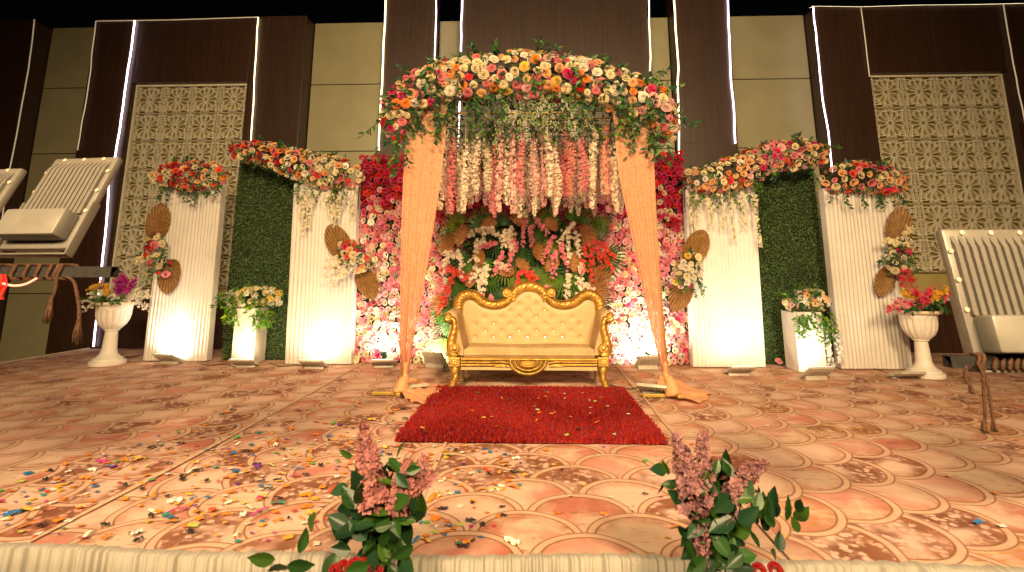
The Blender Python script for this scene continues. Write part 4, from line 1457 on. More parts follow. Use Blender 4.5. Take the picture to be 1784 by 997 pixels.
# ------------------------------------------------------------------ palm and orchid panel behind the sofa
PYp = 7.12
pb = thing('palm_arrangement', (0, 7.2, 1.2), 'green palm and orchid arrangement with bronze fans behind the sofa back', 'palm arrangement')
mb = MB()
n = 2600
u = rng.uniform(0, 2 * math.pi, n); q = np.sqrt(rng.uniform(0, 1, n))
cx, cz = P(920, 470, PYp)[0], P(920, 478, PYp)[2]
T = np.stack([cx + 1.10 * q * np.cos(u), PYp + .08 + rng.uniform(-.06, .06, n), cz + .78 * q * np.sin(u)], 1)
D = rng.normal(0, 1, (n, 3)) * np.array([1, .4, 1]) + np.array([0, -.3, -.1])
mb.inst(LEAF, leaf_frames(D, (0, -1, .3), rng.uniform(.06, .11, n)), T, leafcol(n) * .75)
o = mb.build('leaf_base', M_leafC, pb, False, True, origin=pb.location); o['kind'] = 'stuff'
GC = [(.07, .15, .025), (.095, .19, .03), (.05, .12, .03), (.15, .22, .03)]
for (x, y, a, s) in ((870, 395, -10, .42), (905, 388, 40, .40), (930, 400, 160, .42), (955, 392, 10, .4), (1005, 388, 20, .38), (1030, 400, 100, .40), (865, 415, 200, .4), (820, 450, -140, .46), (830, 455, 170, .44), (850, 480, 200, .42),
                     (895, 440, 150, .44), (925, 430, 190, .46), (940, 465, 170, .5), (945, 475, 120, .44), (960, 480, 210, .46), (985, 480, 170, .44), (905, 480, 170, .42), (1000, 430, 140, .42), (1035, 470, 150, .40), (1030, 500, 120, .42),
                     (1050, 445, 130, .44), (800, 490, -160, .42), (815, 505, -120, .42), (790, 535, -120, .45), (785, 560, -150, .5), (780, 590, 190, .5), (795, 575, 160, .5), (775, 540, -100, .4), (1040, 520, 100, .4), (1000, 500, 160, .4),
                     (785, 420, -60, .36), (800, 395, -40, .36), (1045, 395, 50, .34), (870, 500, 180, .4), (965, 420, 200, .4), (842, 395, -30, .38), (1010, 455, 190, .4), (880, 460, 160, .4)):
    p = P(x, y, PYp - rng.uniform(-.02, .06))
    set_leaf(FANG[int(rng.integers(3))], 'palm_leaf', p, a, s * rng.uniform(.68, .92), pb, rng.uniform(.05, .4), np.array(GC[int(rng.integers(4))]) * rng.uniform(.8, 1.3))
for (x, y, a, s) in ((812, 415, -60, .26), (790, 430, -75, .27), (855, 398, -20, .2), (900, 392, 30, .24), (955, 398, 40, .2), (1012, 415, 65, .28), (898, 420, -70, .22), (845, 448, -90, .22), (930, 445, 60, .24), (908, 470, 20, .2), (965, 470, -30, .2),
                     (990, 458, 80, .24), (1032, 508, 60, .30), (982, 530, 170, .22), (775, 530, -70, .24), (830, 490, -60, .22), (880, 482, 10, .22), (1040, 490, 40, .26)):
    set_leaf(FAND[int(rng.integers(2))], 'dried_fan', P(x, y, PYp - .10), a, s * .95, pb, rng.uniform(.1, .5))


def orchid_spray(parent, x, y, ang, L, col, Y, name='orchid_spray', k=11):
    m = MB(); p = P(x, y, Y)
    d = np.array([math.sin(R(ang)), -.15, math.cos(R(ang))])
    t_ = np.linspace(0, 1, k)
    pts = p + d * (t_ * L)[:, None] + np.array([0, 0, -.35 * L]) * (t_ ** 2)[:, None]
    m.add(tube(pts + np.array([0, .015, 0]), .003, 4), (.06, .12, .03))
    for rep in range(3):
        T = pts + rng.normal(0, .019, pts.shape)
        m.inst(BLOS, frames(np.array([0, -1, .1]) + rng.normal(0, .4, pts.shape), rng.uniform(0, 6, k), .030 * (1 - .35 * t_) * rng.uniform(.85, 1.15, k)), T, np.tile(col, (k, 1)) * rng.uniform(.9, 1.08, (k, 1)))
    return m.build(name, M_roseC, parent, False, True, origin=parent.location)


Wt, Pk, Rd, Co = (.86, .72, .56), (.80, .22, .30), (.78, .07, .05), (.82, .28, .34)
for (x, y, a, L, cc) in ((840, 400, -100, .18, Wt), (850, 398, 110, .18, Wt), (845, 410, -150, .30, Wt), (835, 420, 190, .28, Wt), (775, 440, 100, .22, Wt), (800, 440, 170, .24, Wt), (780, 445, 190, .2, Wt), (890, 398, 180, .16, Wt), (880, 405, -170, .14, Wt), (885, 415, 150, .14, Wt),
                         (1000, 390, -130, .26, Wt), (990, 405, 180, .30, Wt), (1003, 410, 170, .2, Wt), (845, 465, -120, .22, Wt), (850, 470, 200, .3, Wt), (840, 480, -160, .24, Wt), (865, 460, 100, .16, Wt), (1012, 460, 180, .24, Wt), (990, 480, 185, .28, Wt), (1005, 485, 160, .3, Wt), (1020, 495, 130, .2, Wt),
                         (860, 425, -90, .16, Pk), (885, 420, 100, .14, Pk), (893, 435, 200, .22, Pk), (875, 445, -150, .2, Pk), (965, 415, -145, .28, Pk), (975, 425, 160, .24, Pk), (968, 440, 190, .24, Pk), (915, 388, 190, .22, Co), (925, 395, 180, .2, Co), (935, 385, 130, .18, Co), (840, 515, 190, .22, Co), (855, 515, 200, .22, Co), (955, 503, 150, .12, Co),
                         (1020, 425, 190, .28, Rd), (1035, 420, 160, .3, Rd), (1045, 425, 120, .22, Rd), (1030, 440, 180, .28, Rd), (1050, 440, 150, .22, Rd), (905, 475, 190, .2, Rd), (915, 475, 100, .14, Rd), (922, 478, 160, .14, Rd), (780, 468, 100, .14, Rd), (800, 475, 120, .14, Rd), (790, 480, 200, .3, Rd), (778, 500, 200, .28, Rd)):
    orchid_spray(pb, x, y, a, L, cc, PYp - .16)

# ------------------------------------------------------------------ side sprays: two dried palm spears and a run of roses
def side_spray(name_label, spears, spine, pal, Y, n, extra=None, orch=()):
    o0 = P(spine[0][0], spine[0][1], Y)
    t = arrange('side_bouquet', tuple(o0), px_spine(spine, Y), .048, n, .07, None, name_label, 'bouquet', 'bouquets with dried palm leaves on the drapes', 130, .06, (1.1, 1.1, 1.0), lambda p: pal, 'hi', sprays=8, spray_len=.14)
    for (x, y, a, s) in spears:
        set_leaf(SPEAR, 'dried_palm_leaf', P(x, y, Y + .12), a, s, t, .05, None, .12)
    for (x, y, a, L, cc) in orch: orchid_spray(t, x, y, a, L, cc, Y - .06)
    return t


side_spray('bouquet with two bronze palm leaves on the drape beside the left urn', [(268, 415, 8, .46), (296, 452, 176, .44)],
           [(268, 412, 7), (272, 430, 13), (270, 450, 13), (288, 470, 12)], [('cream', 3), ('red', 1.6), ('crimson', 1.2), ('pink', 1), ('yellow', 1)], 7.15, 26, orch=((262, 440, -110, .18, (.84, .68, .40)), (262, 448, -100, .16, (.84, .68, .40))))
side_spray('bouquet with two bronze palm leaves overlapping the drape and rose wall left of the curtain', [(602, 448, -30, .46), (628, 470, 150, .40)],
           [(602, 428, 10), (615, 445, 17), (628, 462, 15)], [('cream', 3), ('white', 1), ('peach', 1.4), ('hot', .7), ('coral', .7)], 6.95, 30,
           orch=((598, 458, -90, .24, Wt), (600, 466, -105, .24, Wt), (604, 472, -120, .22, Wt), (596, 450, -80, .2, Wt)))
side_spray('bouquet with two tan palm leaves overlapping the rose wall right of the curtain', [(1200, 458, 28, .44), (1196, 488, 205, .40)],
           [(1206, 448, 12), (1200, 470, 17), (1188, 492, 14)], [('cream', 2.6), ('white', 1.6), ('pale', 1.4), ('hot', .8), ('yellow', .6), ('coral', .6)], 6.9, 30)
side_spray('bouquet with two bronze palm leaves on the drape above the coral-flower urn', [(1562, 432, 14, .50), (1552, 470, 215, .36)],
           [(1574, 425, 9), (1566, 445, 15), (1560, 468, 12)], [('cream', 3), ('white', 1), ('hot', 1), ('peach', 1)], 6.85, 22,
           orch=((1560, 425, -60, .2, (.84, .74, .46)), (1570, 415, 30, .26, (.84, .74, .46)), (1578, 470, 165, .22, (.6, .02, .06)), (1572, 470, 190, .2, (.6, .02, .06))))

# ------------------------------------------------------------------ arrangements on plinths and urns
p1 = arrange('plinth_bouquet', (-3.9, 7.2, 1.36), px_spine([(404, 520, 11), (430, 518, 15), (460, 516, 14), (484, 520, 9)], 7.2), .05, 40, .075, [('cream', 3), ('white', 3), ('yellow', .4)],
             'cream flowers with yellow-green leaves spilling over the left plinth', 'bouquet', 'bouquets on the plinths', 260, .065, (2.0, 1.8, .8), None, 'pom', sprays=16, spray_len=.18)
under_leaves(p1, [(398, 530), (405, 535), (450, 535), (456, 540), (465, 535), (470, 540), (448, 545)], 7.1, (2.6, 2.2, .6), .24, .075)
p2 = arrange('plinth_bouquet', (3.5, 6.85, 1.36), px_spine([(1375, 530, 9), (1395, 522, 13), (1420, 522, 15), (1436, 530, 10)], 6.85), .05, 40, .075, [('cream', 3), ('white', 2.5), ('peach', 1), ('pale', .8)],
             'cream and blush flowers with trailing green leaves over the right plinth', 'bouquet', 'bouquets on the plinths', 240, .06, (1.3, 1.3, 1.0), None, 'pom', sprays=12, spray_len=.16)
under_leaves(p2, [(1395, 545), (1402, 548), (1410, 545), (1390, 550), (1435, 545), (1442, 540), (1440, 555)], 6.72, (2.0, 1.9, .7), .30, .07)
trails(p2, [(1438, 570, 636), (1442, 575, 640), (1456, 570, 636), (1460, 575, 630)], 6.86, (.88, .86, .82))
def urn_bouquet(x, y, z, Y, sprays, label, tint, seedn):
    t = thing('urn_bouquet', (x, Y, z), label, 'bouquet', 'flowers standing in the urns')
    m = MB()
    for k in range(26):
        w = rng.uniform(0, 6.28)
        leaf_spray(m, (x + .08 * math.cos(w), Y + .08 * math.sin(w), z), (math.cos(w) * rng.uniform(.4, 1.3), math.sin(w) * .9, rng.uniform(.3, 1.1)), rng.uniform(.16, .34), 9, .065, tint, .3)
    o = m.build('foliage', M_leafC, t, False, True, origin=t.location); o['kind'] = 'stuff'
    for (px, py, a, L, cc) in sprays: orchid_spray(t, px, py, a, L, cc, Y - .06 + rng.uniform(-.05, .08), 'flower_spray', 13)
    return t


Pu, Ye, Wh = (.45, .02, .26), (.80, .45, .03), (.82, .76, .64)
urn_bouquet(-5.74, 0, ST + .80, 7.07, [(205, 520, -60, .40, Wh), (200, 520, -75, .42, Wh), (195, 515, -40, .30, Wh), (215, 520, 40, .36, Wh), (220, 520, 60, .40, Wh), (228, 518, 70, .34, Wh), (207, 512, -5, .30, Pu), (212, 510, 5, .34, Pu), (210, 505, 8, .28, Pu),
            (222, 508, 25, .30, Pu), (185, 512, -50, .30, Ye), (190, 510, -35, .26, Ye), (200, 524, -90, .40, Wh), (222, 525, 85, .36, Wh), (215, 505, 12, .26, Pu)], 'purple, white and yellow flower sprays fanning out of the left urn', (1.5, 1.6, 1.3), 1)
urn_bouquet(4.72, 0, ST + .74, 6.60, [(1600, 535, -60, .36, Pk), (1590, 535, -75, .34, (.72, .06, .13)), (1585, 530, -85, .30, (.72, .06, .13)), (1605, 530, -20, .26, (.72, .06, .13)), (1612, 530, 10, .28, (.72, .06, .13)), (1600, 525, -45, .30, Ye), (1625, 525, 30, .3, Ye), (1632, 525, 45, .26, (.72, .06, .13)), (1618, 528, 20, .26, (.72, .06, .13)), (1580, 535, -70, .2, (.80, .3, .3)),
            (1615, 540, -30, .14, Wh), (1608, 542, 30, .14, Wh)], 'coral and yellow flower sprays with grey-green leaves in the right urn', (1.0, 1.15, 1.1), 2)
# a single bloom fallen on the carpet
p = G(1357, 637)
t = thing('fallen_flower', (p[0], p[1], ST + .03), 'single pink flower dropped on the carpet at the foot of the right hedge', 'flower')
put_flower('hi', frames(np.array([[.1, -.6, .8]]), np.array([1.0]), [.055])[0], (p[0], p[1], ST + .045), (.80, .32, .30), t, 'rose')
MB().add(LEAF, M=Matrix.Translation((.02, 0, -.016)) @ Matrix.Rotation(R(-60), 4, 'Z') @ Matrix.Scale(.07, 4)).build('leaf', plain('fallen_leaf', (.04, .1, .03)), t)

# ------------------------------------------------------------------ flower posts before the stage
def flower_post(xs_, label, Y, lean, blooms, leaves, roses, tint, bcol):
    base = P(xs_, 990, Y)
    t = thing('flower_post', (base[0], Y, 0), label, 'flower post', 'flower posts before the stage')
    O = t.location
    MB().add(tube([(base[0], Y + .03, 0), (base[0], Y + .03, .45), (base[0] + .01, Y + .02, .86)], .016, 8)).build('stake', M_steel, t, True, origin=O)
    MB().add(lathe([(.14, 0), (.14, .012), (.03, .02), (.02, .05)], 24), M=Matrix.Translation((base[0], Y + .03, .002))).build('foot_plate', M_steel, t, True, origin=O)
    sm = MB()
    for (x, y, a, L, nb) in blooms:
        tip = P(x, y, Y - .07 + rng.uniform(-.05, .03)); root = np.array([base[0] + rng.normal(0, .02), Y, .66])
        mid = (tip + root) / 2 + np.array([(tip[0] - root[0]) * -.15, 0, .04])
        ln = smoothline([root, mid, tip], 8); sm.add(tube(ln, .0035, 5), (.09, .08, .03))
        m = MB(); d = np.array([math.sin(R(a)), 0, math.cos(R(a))])
        tt = rng.uniform(0, 1, nb); w = rng.uniform(0, 6.28, nb)
        rr = .046 * (1 - .75 * tt) * rng.uniform(.4, 1.1, nb)
        s_ = np.array([math.cos(R(a)), 0, -math.sin(R(a))])
        T = tip + d * ((tt - .6) * L)[:, None] + s_ * (rr * np.cos(w))[:, None] + np.array([0, 1.0, 0]) * (rr * np.sin(w))[:, None]
        Nn_ = s_ * np.cos(w)[:, None] + np.array([0, 1.0, 0]) * np.sin(w)[:, None] + d * .5 + rng.normal(0, .3, (nb, 3))
        m.inst(BLOS, frames(Nn_, rng.uniform(0, 6, nb), rng.uniform(.015, .027, nb) * (1 - .35 * tt)), T, np.tile(bcol, (nb, 1)) * rng.uniform(.75, 1.15, (nb, 1)))
        m.build('blossom_spike', M_roseC, t, False, True, origin=O)
    sm.build('stems', M_stem, t, True, origin=O)
    for (x, y, a, s) in leaves:
        p = P(x, y, Y + rng.uniform(-.13, .04))
        D = np.array([[math.sin(R(a)), rng.normal(0, .35), math.cos(R(a))]])
        A = leaf_frames(D, (0, -1, .35), [s])[0]; A[:, 0] *= .92
        o = bpy.data.objects.new('leaf', LEAFM[int(rng.integers(len(LEAFM)))]); link(o, t)
        o.matrix_basis = mat4(A, p - np.array(O)); o.color = (*(leafcol(1, tint)[0]), 1)
    for (x, y, r) in roses:
        put_flower('hi', frames(np.array([[rng.normal(0, .3), -.7, .6]]), rng.uniform(0, 6, 1), [r])[0], P(x, y, Y - .08), (.28, .003, .010), t, 'rose')
    return t


def big_leaf(seed):
    r_ = np.random.default_rng(seed)
    b1, b2 = r_.uniform(-.15, .05), r_.uniform(-.08, .08)

    def fn(u, v):
        a = -1 + 2 * u
        w = .30 * math.sin(math.pi * min(1, v * 1.02) ** .8) ** .9
        x = a * w + b2 * v * v
        return (x, v, .10 * abs(a) * w * 2.4 + b1 * v * v + .012 * math.sin(v * 26) * abs(a))
    return MB().add(grid(fn, 6, 9)).mesh('leaf', M_bigleaf, True)


M_bigleaf = leafy('broad_leaf', 'object', .22, .38, .2, .45)
LEAFM = [big_leaf(s) for s in range(5)]
lv = []
for k in range(115):
    y = rng.uniform(845, 990); lv.append((655 + rng.normal(0, 26) + (0 if y < 900 else rng.normal(0, 10)), y, rng.uniform(-160, 160), rng.uniform(.06, .105)))
for k in range(22): lv.append((668 + rng.normal(0, 32), rng.uniform(795, 875), rng.uniform(-150, 150), rng.uniform(.05, .085)))
lv += [(615, 795, -75, .07), (640, 860, -80, .1), (690, 880, 120, .1), (702, 905, 160, .1), (625, 885, -100, .11), (612, 930, -150, .13), (590, 960, -160, .12), (700, 960, 150, .12), (690, 800, 30, .09), (480, 975, -80, .1), (500, 985, 100, .1), (522, 965, 5, .09), (505, 990, -60, .1), (700, 975, 165, .1)]
flower_post(652, 'leafy post with pink blossom spikes and red roses, left of the red rug\'s front', 2.15, 0,
            [(638, 785, -10, .24, 130), (652, 812, -8, .20, 110), (648, 835, 5, .16, 90), (700, 838, 20, .18, 120), (722, 828, 30, .20, 120), (658, 852, 5, .12, 60), (690, 855, 20, .12, 60), (738, 840, 55, .12, 50)],
            lv, [(598, 990, .026), (618, 987, .030), (640, 984, .030), (656, 992, .028), (585, 996, .026), (628, 998, .03)], (.5, .58, .42), (.42, .16, .155))
lv = []
for k in range(105):
    y = rng.uniform(855, 990); lv.append((1248 + (y - 900) * .1 + rng.normal(0, 24), y, rng.uniform(-150, 150), rng.uniform(.06, .11)))
for k in range(18): lv.append((1235 + rng.normal(0, 30), rng.uniform(820, 880), rng.uniform(-110, 110), rng.uniform(.05, .085)))
for k in range(16):
    lv.append((rng.uniform(1310, 1395), rng.uniform(880, 975), rng.uniform(-40, 40), rng.uniform(.055, .09)))
lv += [(1160, 820, -70, .08), (1155, 840, -160, .06), (1180, 845, -90, .06), (1255, 815, 20, .07), (1262, 805, 160, .06), (1300, 880, 10, .12), (1230, 870, -30, .13), (1210, 880, -60, .12), (1255, 860, 10, .14), (1330, 890, 15, .07), (1350, 885, 5, .08), (1330, 905, -20, .1)]
flower_post(1270, 'leafy post with mauve blossom spikes and trailing green sprigs, right of the red rug\'s front', 2.15, 0,
            [(1188, 798, -12, .20, 110), (1200, 828, 0, .2, 120), (1225, 800, 3, .22, 130), (1232, 845, 8, .18, 100), (1285, 842, 35, .20, 120), (1308, 822, 60, .16, 70), (1222, 945, 175, .2, 60)],
            lv, [(1300, 995, .028), (1322, 996, .028), (1350, 996, .030)], (.46, .55, .4), (.34, .16, .17))
# ------------------------------------------------------------------ sofa
def Zp(zx, zy, Y):
    p = P(750 + zx / 4.5314, 480 + zy / 4.5314, Y)
    return np.array([p[0], p[2]])


sofa = thing('sofa', (0, 5.95, ST), 'cream tufted sofa with carved gold scroll frame, standing behind the red rug', 'sofa')
SO = np.array(sofa.location)
CXb = Zp(778, 300, 6.2)[0]          # middle of the back
CXf = Zp(778, 300, 5.70)[0]


def ribbon(pts, hw, Y, th, back, gad=0.0, gfreq=60, lip=.35, nv=14, steps=6):
    """carved moulding along an XZ line: pts [(x,z)], hw half widths, front face at Y-th, back at Y+back"""
    L = smoothline(np.column_stack([np.asarray(pts, float), np.asarray(hw, float)]), steps)
    t = np.gradient(L[:, :2], axis=0); t /= np.linalg.norm(t, axis=1)[:, None] + 1e-9
    nrm = np.stack([-t[:, 1], t[:, 0]], 1)
    arc = np.concatenate([[0], np.cumsum(np.linalg.norm(np.diff(L[:, :2], axis=0), axis=1))])
    V, F = [], []
    m = nv + 3
    for i in range(len(L)):
        for j in range(nv + 1):
            s = -1 + 2 * j / nv
            a = abs(s)
            if a > .97: prof = .25
            elif a > .72: prof = .85 + .15 * math.sin((a - .72) / .25 * math.pi)
            elif a > .62: prof = .45
            else:
                prof = .55 + .42 * math.sqrt(max(0, 1 - (s / .66) ** 2))
                prof += gad * (abs(math.sin(arc[i] * gfreq + s * 1.2)) - .5)
            x, z = L[i, :2] + nrm[i] * s * L[i, 2]
            V.append((x, Y - th * prof, z))
        for s in (1, -1):
            x, z = L[i, :2] + nrm[i] * s * L[i, 2]
            V.append((x, Y + back, z))
    for i in range(len(L) - 1):
        for j in range(m):
            a, b_ = i * m + j, i * m + (j + 1) % m
            F.append((a, b_, b_ + m, a + m))
    F += [tuple(range(m - 1, -1, -1)), tuple(range((len(L) - 1) * m, len(L) * m))]
    return np.array(V), F


def mirror(pts, cx): return [(2 * cx - x, z) for x, z in pts]


def sofa_part(name, shape, m, smooth=True, sharp=45, parent=None):
    return MB().add(shape).build(name, m, parent or sofa, smooth, origin=SO if parent is None else (0, 0, 0), sharp=sharp)


YB = 6.2
zk = np.linalg.norm(Zp(778, 300, YB) - Zp(878, 300, YB)) / 100      # metres per zoomed pixel at the back
zf = np.linalg.norm(Zp(778, 500, 5.7) - Zp(878, 500, 5.7)) / 100
wing = [(-556, 300), (-556, 255), (-549, 205), (-520, 166), (-470, 148), (-425, 160), (-388, 190), (-350, 216), (-290, 232), (-230, 228), (-185, 210), (-156, 183), (-144, 150), (-154, 122), (-176, 110), (-198, 124), (-196, 148), (-180, 152)]
whw = [34, 35, 36, 36, 35, 34, 34, 33, 32, 32, 31, 29, 25, 21, 17, 14, 11, 7]
crown = [(-122, 205), (-122, 165), (-104, 128), (-60, 98), (0, 86), (60, 98), (104, 128), (122, 165), (122, 205)]
chw = [22, 30, 36, 37, 38, 37, 36, 30, 22]
for q in (-1, 1):
    pts = [tuple(Zp(778 - q * x, y, YB)) for x, y in wing] if q == 1 else [tuple(Zp(778 + x, y, YB)) for x, y in wing]
    sofa_part('crest_wing', ribbon(pts, [h * zk * 1.1 for h in whw], YB - .01, .055, .05, .34, 78), M_gold)
    cx, cz = Zp(778 + q * 176, 138, YB)
    sofa_part('crest_scroll', xf(lathe([(.048, 0), (.050, .02), (.043, .03), (.040, .022), (.030, .022), (.026, .034), (.016, .040), (.002, .042)], 24), Matrix.Translation((cx, YB - .055, cz)) @ Matrix.Rotation(R(90), 4, 'X')), M_gold, True, 60)
sofa_part('crest_crown', ribbon([tuple(Zp(778 + x, y, YB)) for x, y in crown], [h * zk * 1.1 for h in chw], YB - .008, .05, .05, .34, 78), M_gold)

# padded back: columns from the seat to just behind the carved crest, dimpled at the buttons
btn = []
for y, xs_ in ((180, (770,)), (230, (705, 837)), (280, (632, 770, 905)), (332, (425, 565, 700, 835, 972, 1115)), (385, (355, 500, 632, 768, 905, 1045, 1180)), (440, (430, 565, 700, 835, 972, 1112)), (490, (352, 495, 627, 767, 905, 1040, 1180))):
    btn += [tuple(Zp(x, y, YB - .06)) for x in xs_]
btn = np.array(btn)
topx = np.array([-600, -556, -549, -520, -470, -425, -388, -350, -290, -230, -185, -150, -122, -104, -60, 0]); topz = np.array([260, 250, 205, 166, 148, 160, 190, 216, 232, 228, 210, 190, 165, 128, 98, 86])


def back_pad(u, v):
    zx = -556 + 1112 * u
    zt = np.interp(-abs(zx), topx, topz)
    zy = 600 + (zt - 600) * v
    x, z = Zp(778 + zx, zy, YB)
    e = min(1, 6 * min(u, 1 - u)) * min(1, 5 * (1 - v) + .15)
    d2 = np.min((btn[:, 0] - x) ** 2 + (btn[:, 1] - z) ** 2)
    return (x, YB + .01 - .06 * e ** .5 + .022 * math.exp(-d2 / .0006), z)


sofa_part('backrest', grid(back_pad, 150, 70), M_velvet, True, None)
sofa_part('back_panel', join(*[box(Zp(778 + a, 0, YB)[0], Zp(778 + b_, 0, YB)[0], YB + .012, YB + .045, ST + .25, Zp(778, zt, YB)[1], .0) for a, b_, zt in ((-580, -380, 195), (-379.6, -130, 235), (-129.6, 130, 150), (130.4, 379.6, 235), (380, 580, 195))]), M_wood, False, None)
bm_ = MB().add(lathe([(.009, -.004), (.009, .002), (.006, .006), (.001, .0075)], 8)).mesh('button', M_crystal)
for x, z in btn:
    o = bpy.data.objects.new('button', bm_); link(o, sofa)
    o.location = (x - SO[0], YB - .029 - SO[1], z - SO[2]); o.rotation_euler = (R(90), 0, 0)

# arms: upholstered S-section running front to back, gold scroll on the front
armsec = [(262, 640), (258, 585), (240, 510), (222, 430), (212, 350), (196, 312), (165, 290), (135, 290), (110, 305), (102, 335), (112, 358), (138, 372), (150, 400), (146, 440), (134, 490), (125, 545), (122, 640)]
YF = 5.70
for q in (-1, 1):
    sec = [Zp(x if q == -1 else 1556 - x, y, YF) for x, y in armsec]
    sec = smoothline(sec, 4)
    nS = len(sec); V, F = [], []
    ys = [YF + .02, YF + .03, YF + .2, YF + .4, YB - .015]
    cxs = np.mean(sec, axis=0)
    for iy, y in enumerate(ys):
        k = .965 if iy == 0 else 1.0
        for p in sec:
            pp = cxs + (p - cxs) * k
            rise = .0 if pp[1] < ST + .45 else .02 * iy / 4
            V.append((pp[0], y, pp[1] + rise))
    for i in range(len(ys) - 1):
        for j in range(nS):
            a, b_ = i * nS + j, i * nS + (j + 1) % nS
            F.append((a, b_, b_ + nS, a + nS))
    F += [tuple(range(nS)), tuple(range((len(ys) - 1) * nS, len(ys) * nS))[::-1]]
    sofa_part('arm', (np.array(V), F), M_seat, True, 50)
    fx = lambda x, y: tuple(Zp(x if q == -1 else 1556 - x, y, YF))
    sline = [(146, 332), (156, 322), (152, 308), (134, 306), (122, 326), (130, 350), (156, 358), (176, 340), (190, 370), (192, 410), (182, 455), (170, 500), (162, 550), (172, 600), (190, 642)]
    shw = [6, 9, 11, 13, 14, 15, 16, 20, 24, 26, 28, 32, 38, 44, 42]
    sofa_part('arm_scroll', ribbon([fx(x, y) for x, y in sline], [h * zf for h in shw], YF + .012, .045, .06, .10, 55), M_gold)
    cx, cz = fx(192, 572)
    sofa_part('scroll_boss', xf(lathe([(.050, 0), (.052, .018), (.045, .026), (.041, .018), (.030, .018), (.026, .030), (.014, .036), (.002, .038)], 24), Matrix.Translation((cx, YF - .012, cz)) @ Matrix.Rotation(R(90), 4, 'X')), M_gold, True, 60)
    cx, cz = fx(143, 330)
    sofa_part('scroll_boss', xf(lathe([(.034, 0), (.036, .016), (.030, .024), (.020, .02), (.014, .030), (.002, .032)], 20), Matrix.Translation((cx, YF - .022, cz)) @ Matrix.Rotation(R(90), 4, 'X')), M_gold, True, 60)
    # corner block with rosette
    (xa, za), (xb, zb) = fx(150, 722), fx(236, 645)
    x0, x1 = min(xa, xb), max(xa, xb)
    blk = sofa_part('corner_block', box(x0, x1, YF - .035, YF + .09, za, zb, .006), M_gold, False, None)
    for (i0, i1) in ((.12, .04), (.12, .04)):
        pass
    sofa_part('block_frame', join(*[box(a, b_, YF - .046, YF - .0345, c, d) for a, b_, c, d in ((x0 + .010, x1 - .010, za + .012, za + .022), (x0 + .010, x1 - .010, zb - .022, zb - .012), (x0 + .010, x0 + .020, za + .0225, zb - .0225), (x1 - .020, x1 - .010, za + .0225, zb - .0225))]), M_gold, False, None)
    ros = []
    for k in range(4):
        w = R(45 + 90 * k)
        ros.append(xf(lathe([(.001, 0), (.013, .004), (.012, .010), (.001, .013)], 8), Matrix.Translation(((x0 + x1) / 2 + .017 * math.cos(w), YF - .034, (za + zb) / 2 + .017 * math.sin(w))) @ Matrix.Rotation(R(90), 4, 'X')))
    sofa_part('rosette', join(*ros), M_gold)
    # cabriole front leg with a scroll toe
    leg = [(193, 722), (194, 750), (198, 790), (190, 825), (176, 855), (172, 880), (178, 900)]
    lhw = [38, 36, 27, 24, 27, 30, 24]
    pts = [fx(x, y) for x, y in leg]
    dz = ST + .012 - min(p[1] for p in pts)
    pts = [(x, z if i < 2 else z + dz * (i - 1) / 5) for i, (x, z) in enumerate(pts)]
    sofa_part('leg', ribbon(pts, [h * zf for h in lhw], YF + .02, .05, .05, .10, 40), M_gold)
    cx, cz = pts[5]
    sofa_part('toe_scroll', xf(lathe([(.030, 0), (.031, .018), (.025, .026), (.018, .018), (.012, .028), (.001, .030)], 18), Matrix.Translation((cx, YF - .020, cz + .012)) @ Matrix.Rotation(R(90), 4, 'X')), M_gold, True, 60)
    xr = Zp(250 if q == -1 else 1306, 800, 6.13)[0]
    sofa_part('leg', box(xr - .022, xr + .022, 6.11, 6.155, ST + .002, ST + .30, .004), M_velvet, False, None)

# seat cushion, seat base and carved front rail
xl, xr = Zp(262, 600, YF)[0], Zp(1294, 600, YF)[0]
zs1 = Zp(778, 582, YF)[1]; zs0 = Zp(778, 652, YF)[1]


def cushion(u, v):
    # wraps from the lower front edge over the nose to the back
    a = -1 + 2 * u
    x = (xl + xr) / 2 + a * (xr - xl) / 2
    ed = min(1, (1 - abs(a)) * 14)
    if v < .3:
        t = v / .3
        w = t * math.pi / 2
        return (x, YF + .035 - .03 * math.sin(min(1, t * 1.6) * math.pi) - .004, zs0 + (zs1 - zs0) * (t ** .8) * (.9 + .1 * ed))
    t = (v - .3) / .7
    y = YF + .033 + t * (YB - .05 - YF - .033)
    return (x, y, zs1 + .022 * math.sin(math.pi * min(1, t * 1.0 + .12)) * ed + .004 * math.sin(7 * x + 4 * y) - .01 * (1 - ed))


sofa_part('seat_cushion', grid(cushion, 60, 40), M_seat, True, None)
sofa_part('seat_base', box(xl - .002, xr + .002, YF + .055, YB - .02, ST + .30, zs0 + .01), M_wood, False, None)
zr1, zr0 = Zp(778, 652, YF)[1], Zp(778, 720, YF)[1]
xl2, xr2 = Zp(238, 680, YF)[0], Zp(1316, 680, YF)[0]
sofa_part('rail_board', box(xl2, xr2, YF + .012, YF + .05, Zp(778, 752, YF)[1], zr1, .003), M_velvet, False, None)
for k, (y, h) in enumerate(((662, 9), (684, 7), (706, 9))):
    zz_ = Zp(778, y, YF)[1]
    for q in (-1, 1):
        if k == 0:
            pts = [(CXf + q * a, zz_) for a in np.linspace(.0, (xr2 - xl2) / 2 - .002, 12)]
        else:
            e0 = [(625 - (k - 1) * 10, y + 8), (560, y - 6 + 3 * k), (500, y), (440, y), (240, y)]
            pts = [tuple(Zp(x if q == -1 else 1556 - x, yy, YF)) for x, yy in e0]
        sofa_part('rail_moulding', ribbon(pts, [h * zf * 1.1] * len(pts), YF + .010, .026, .004, .0, 60, nv=10, steps=4), M_gold)
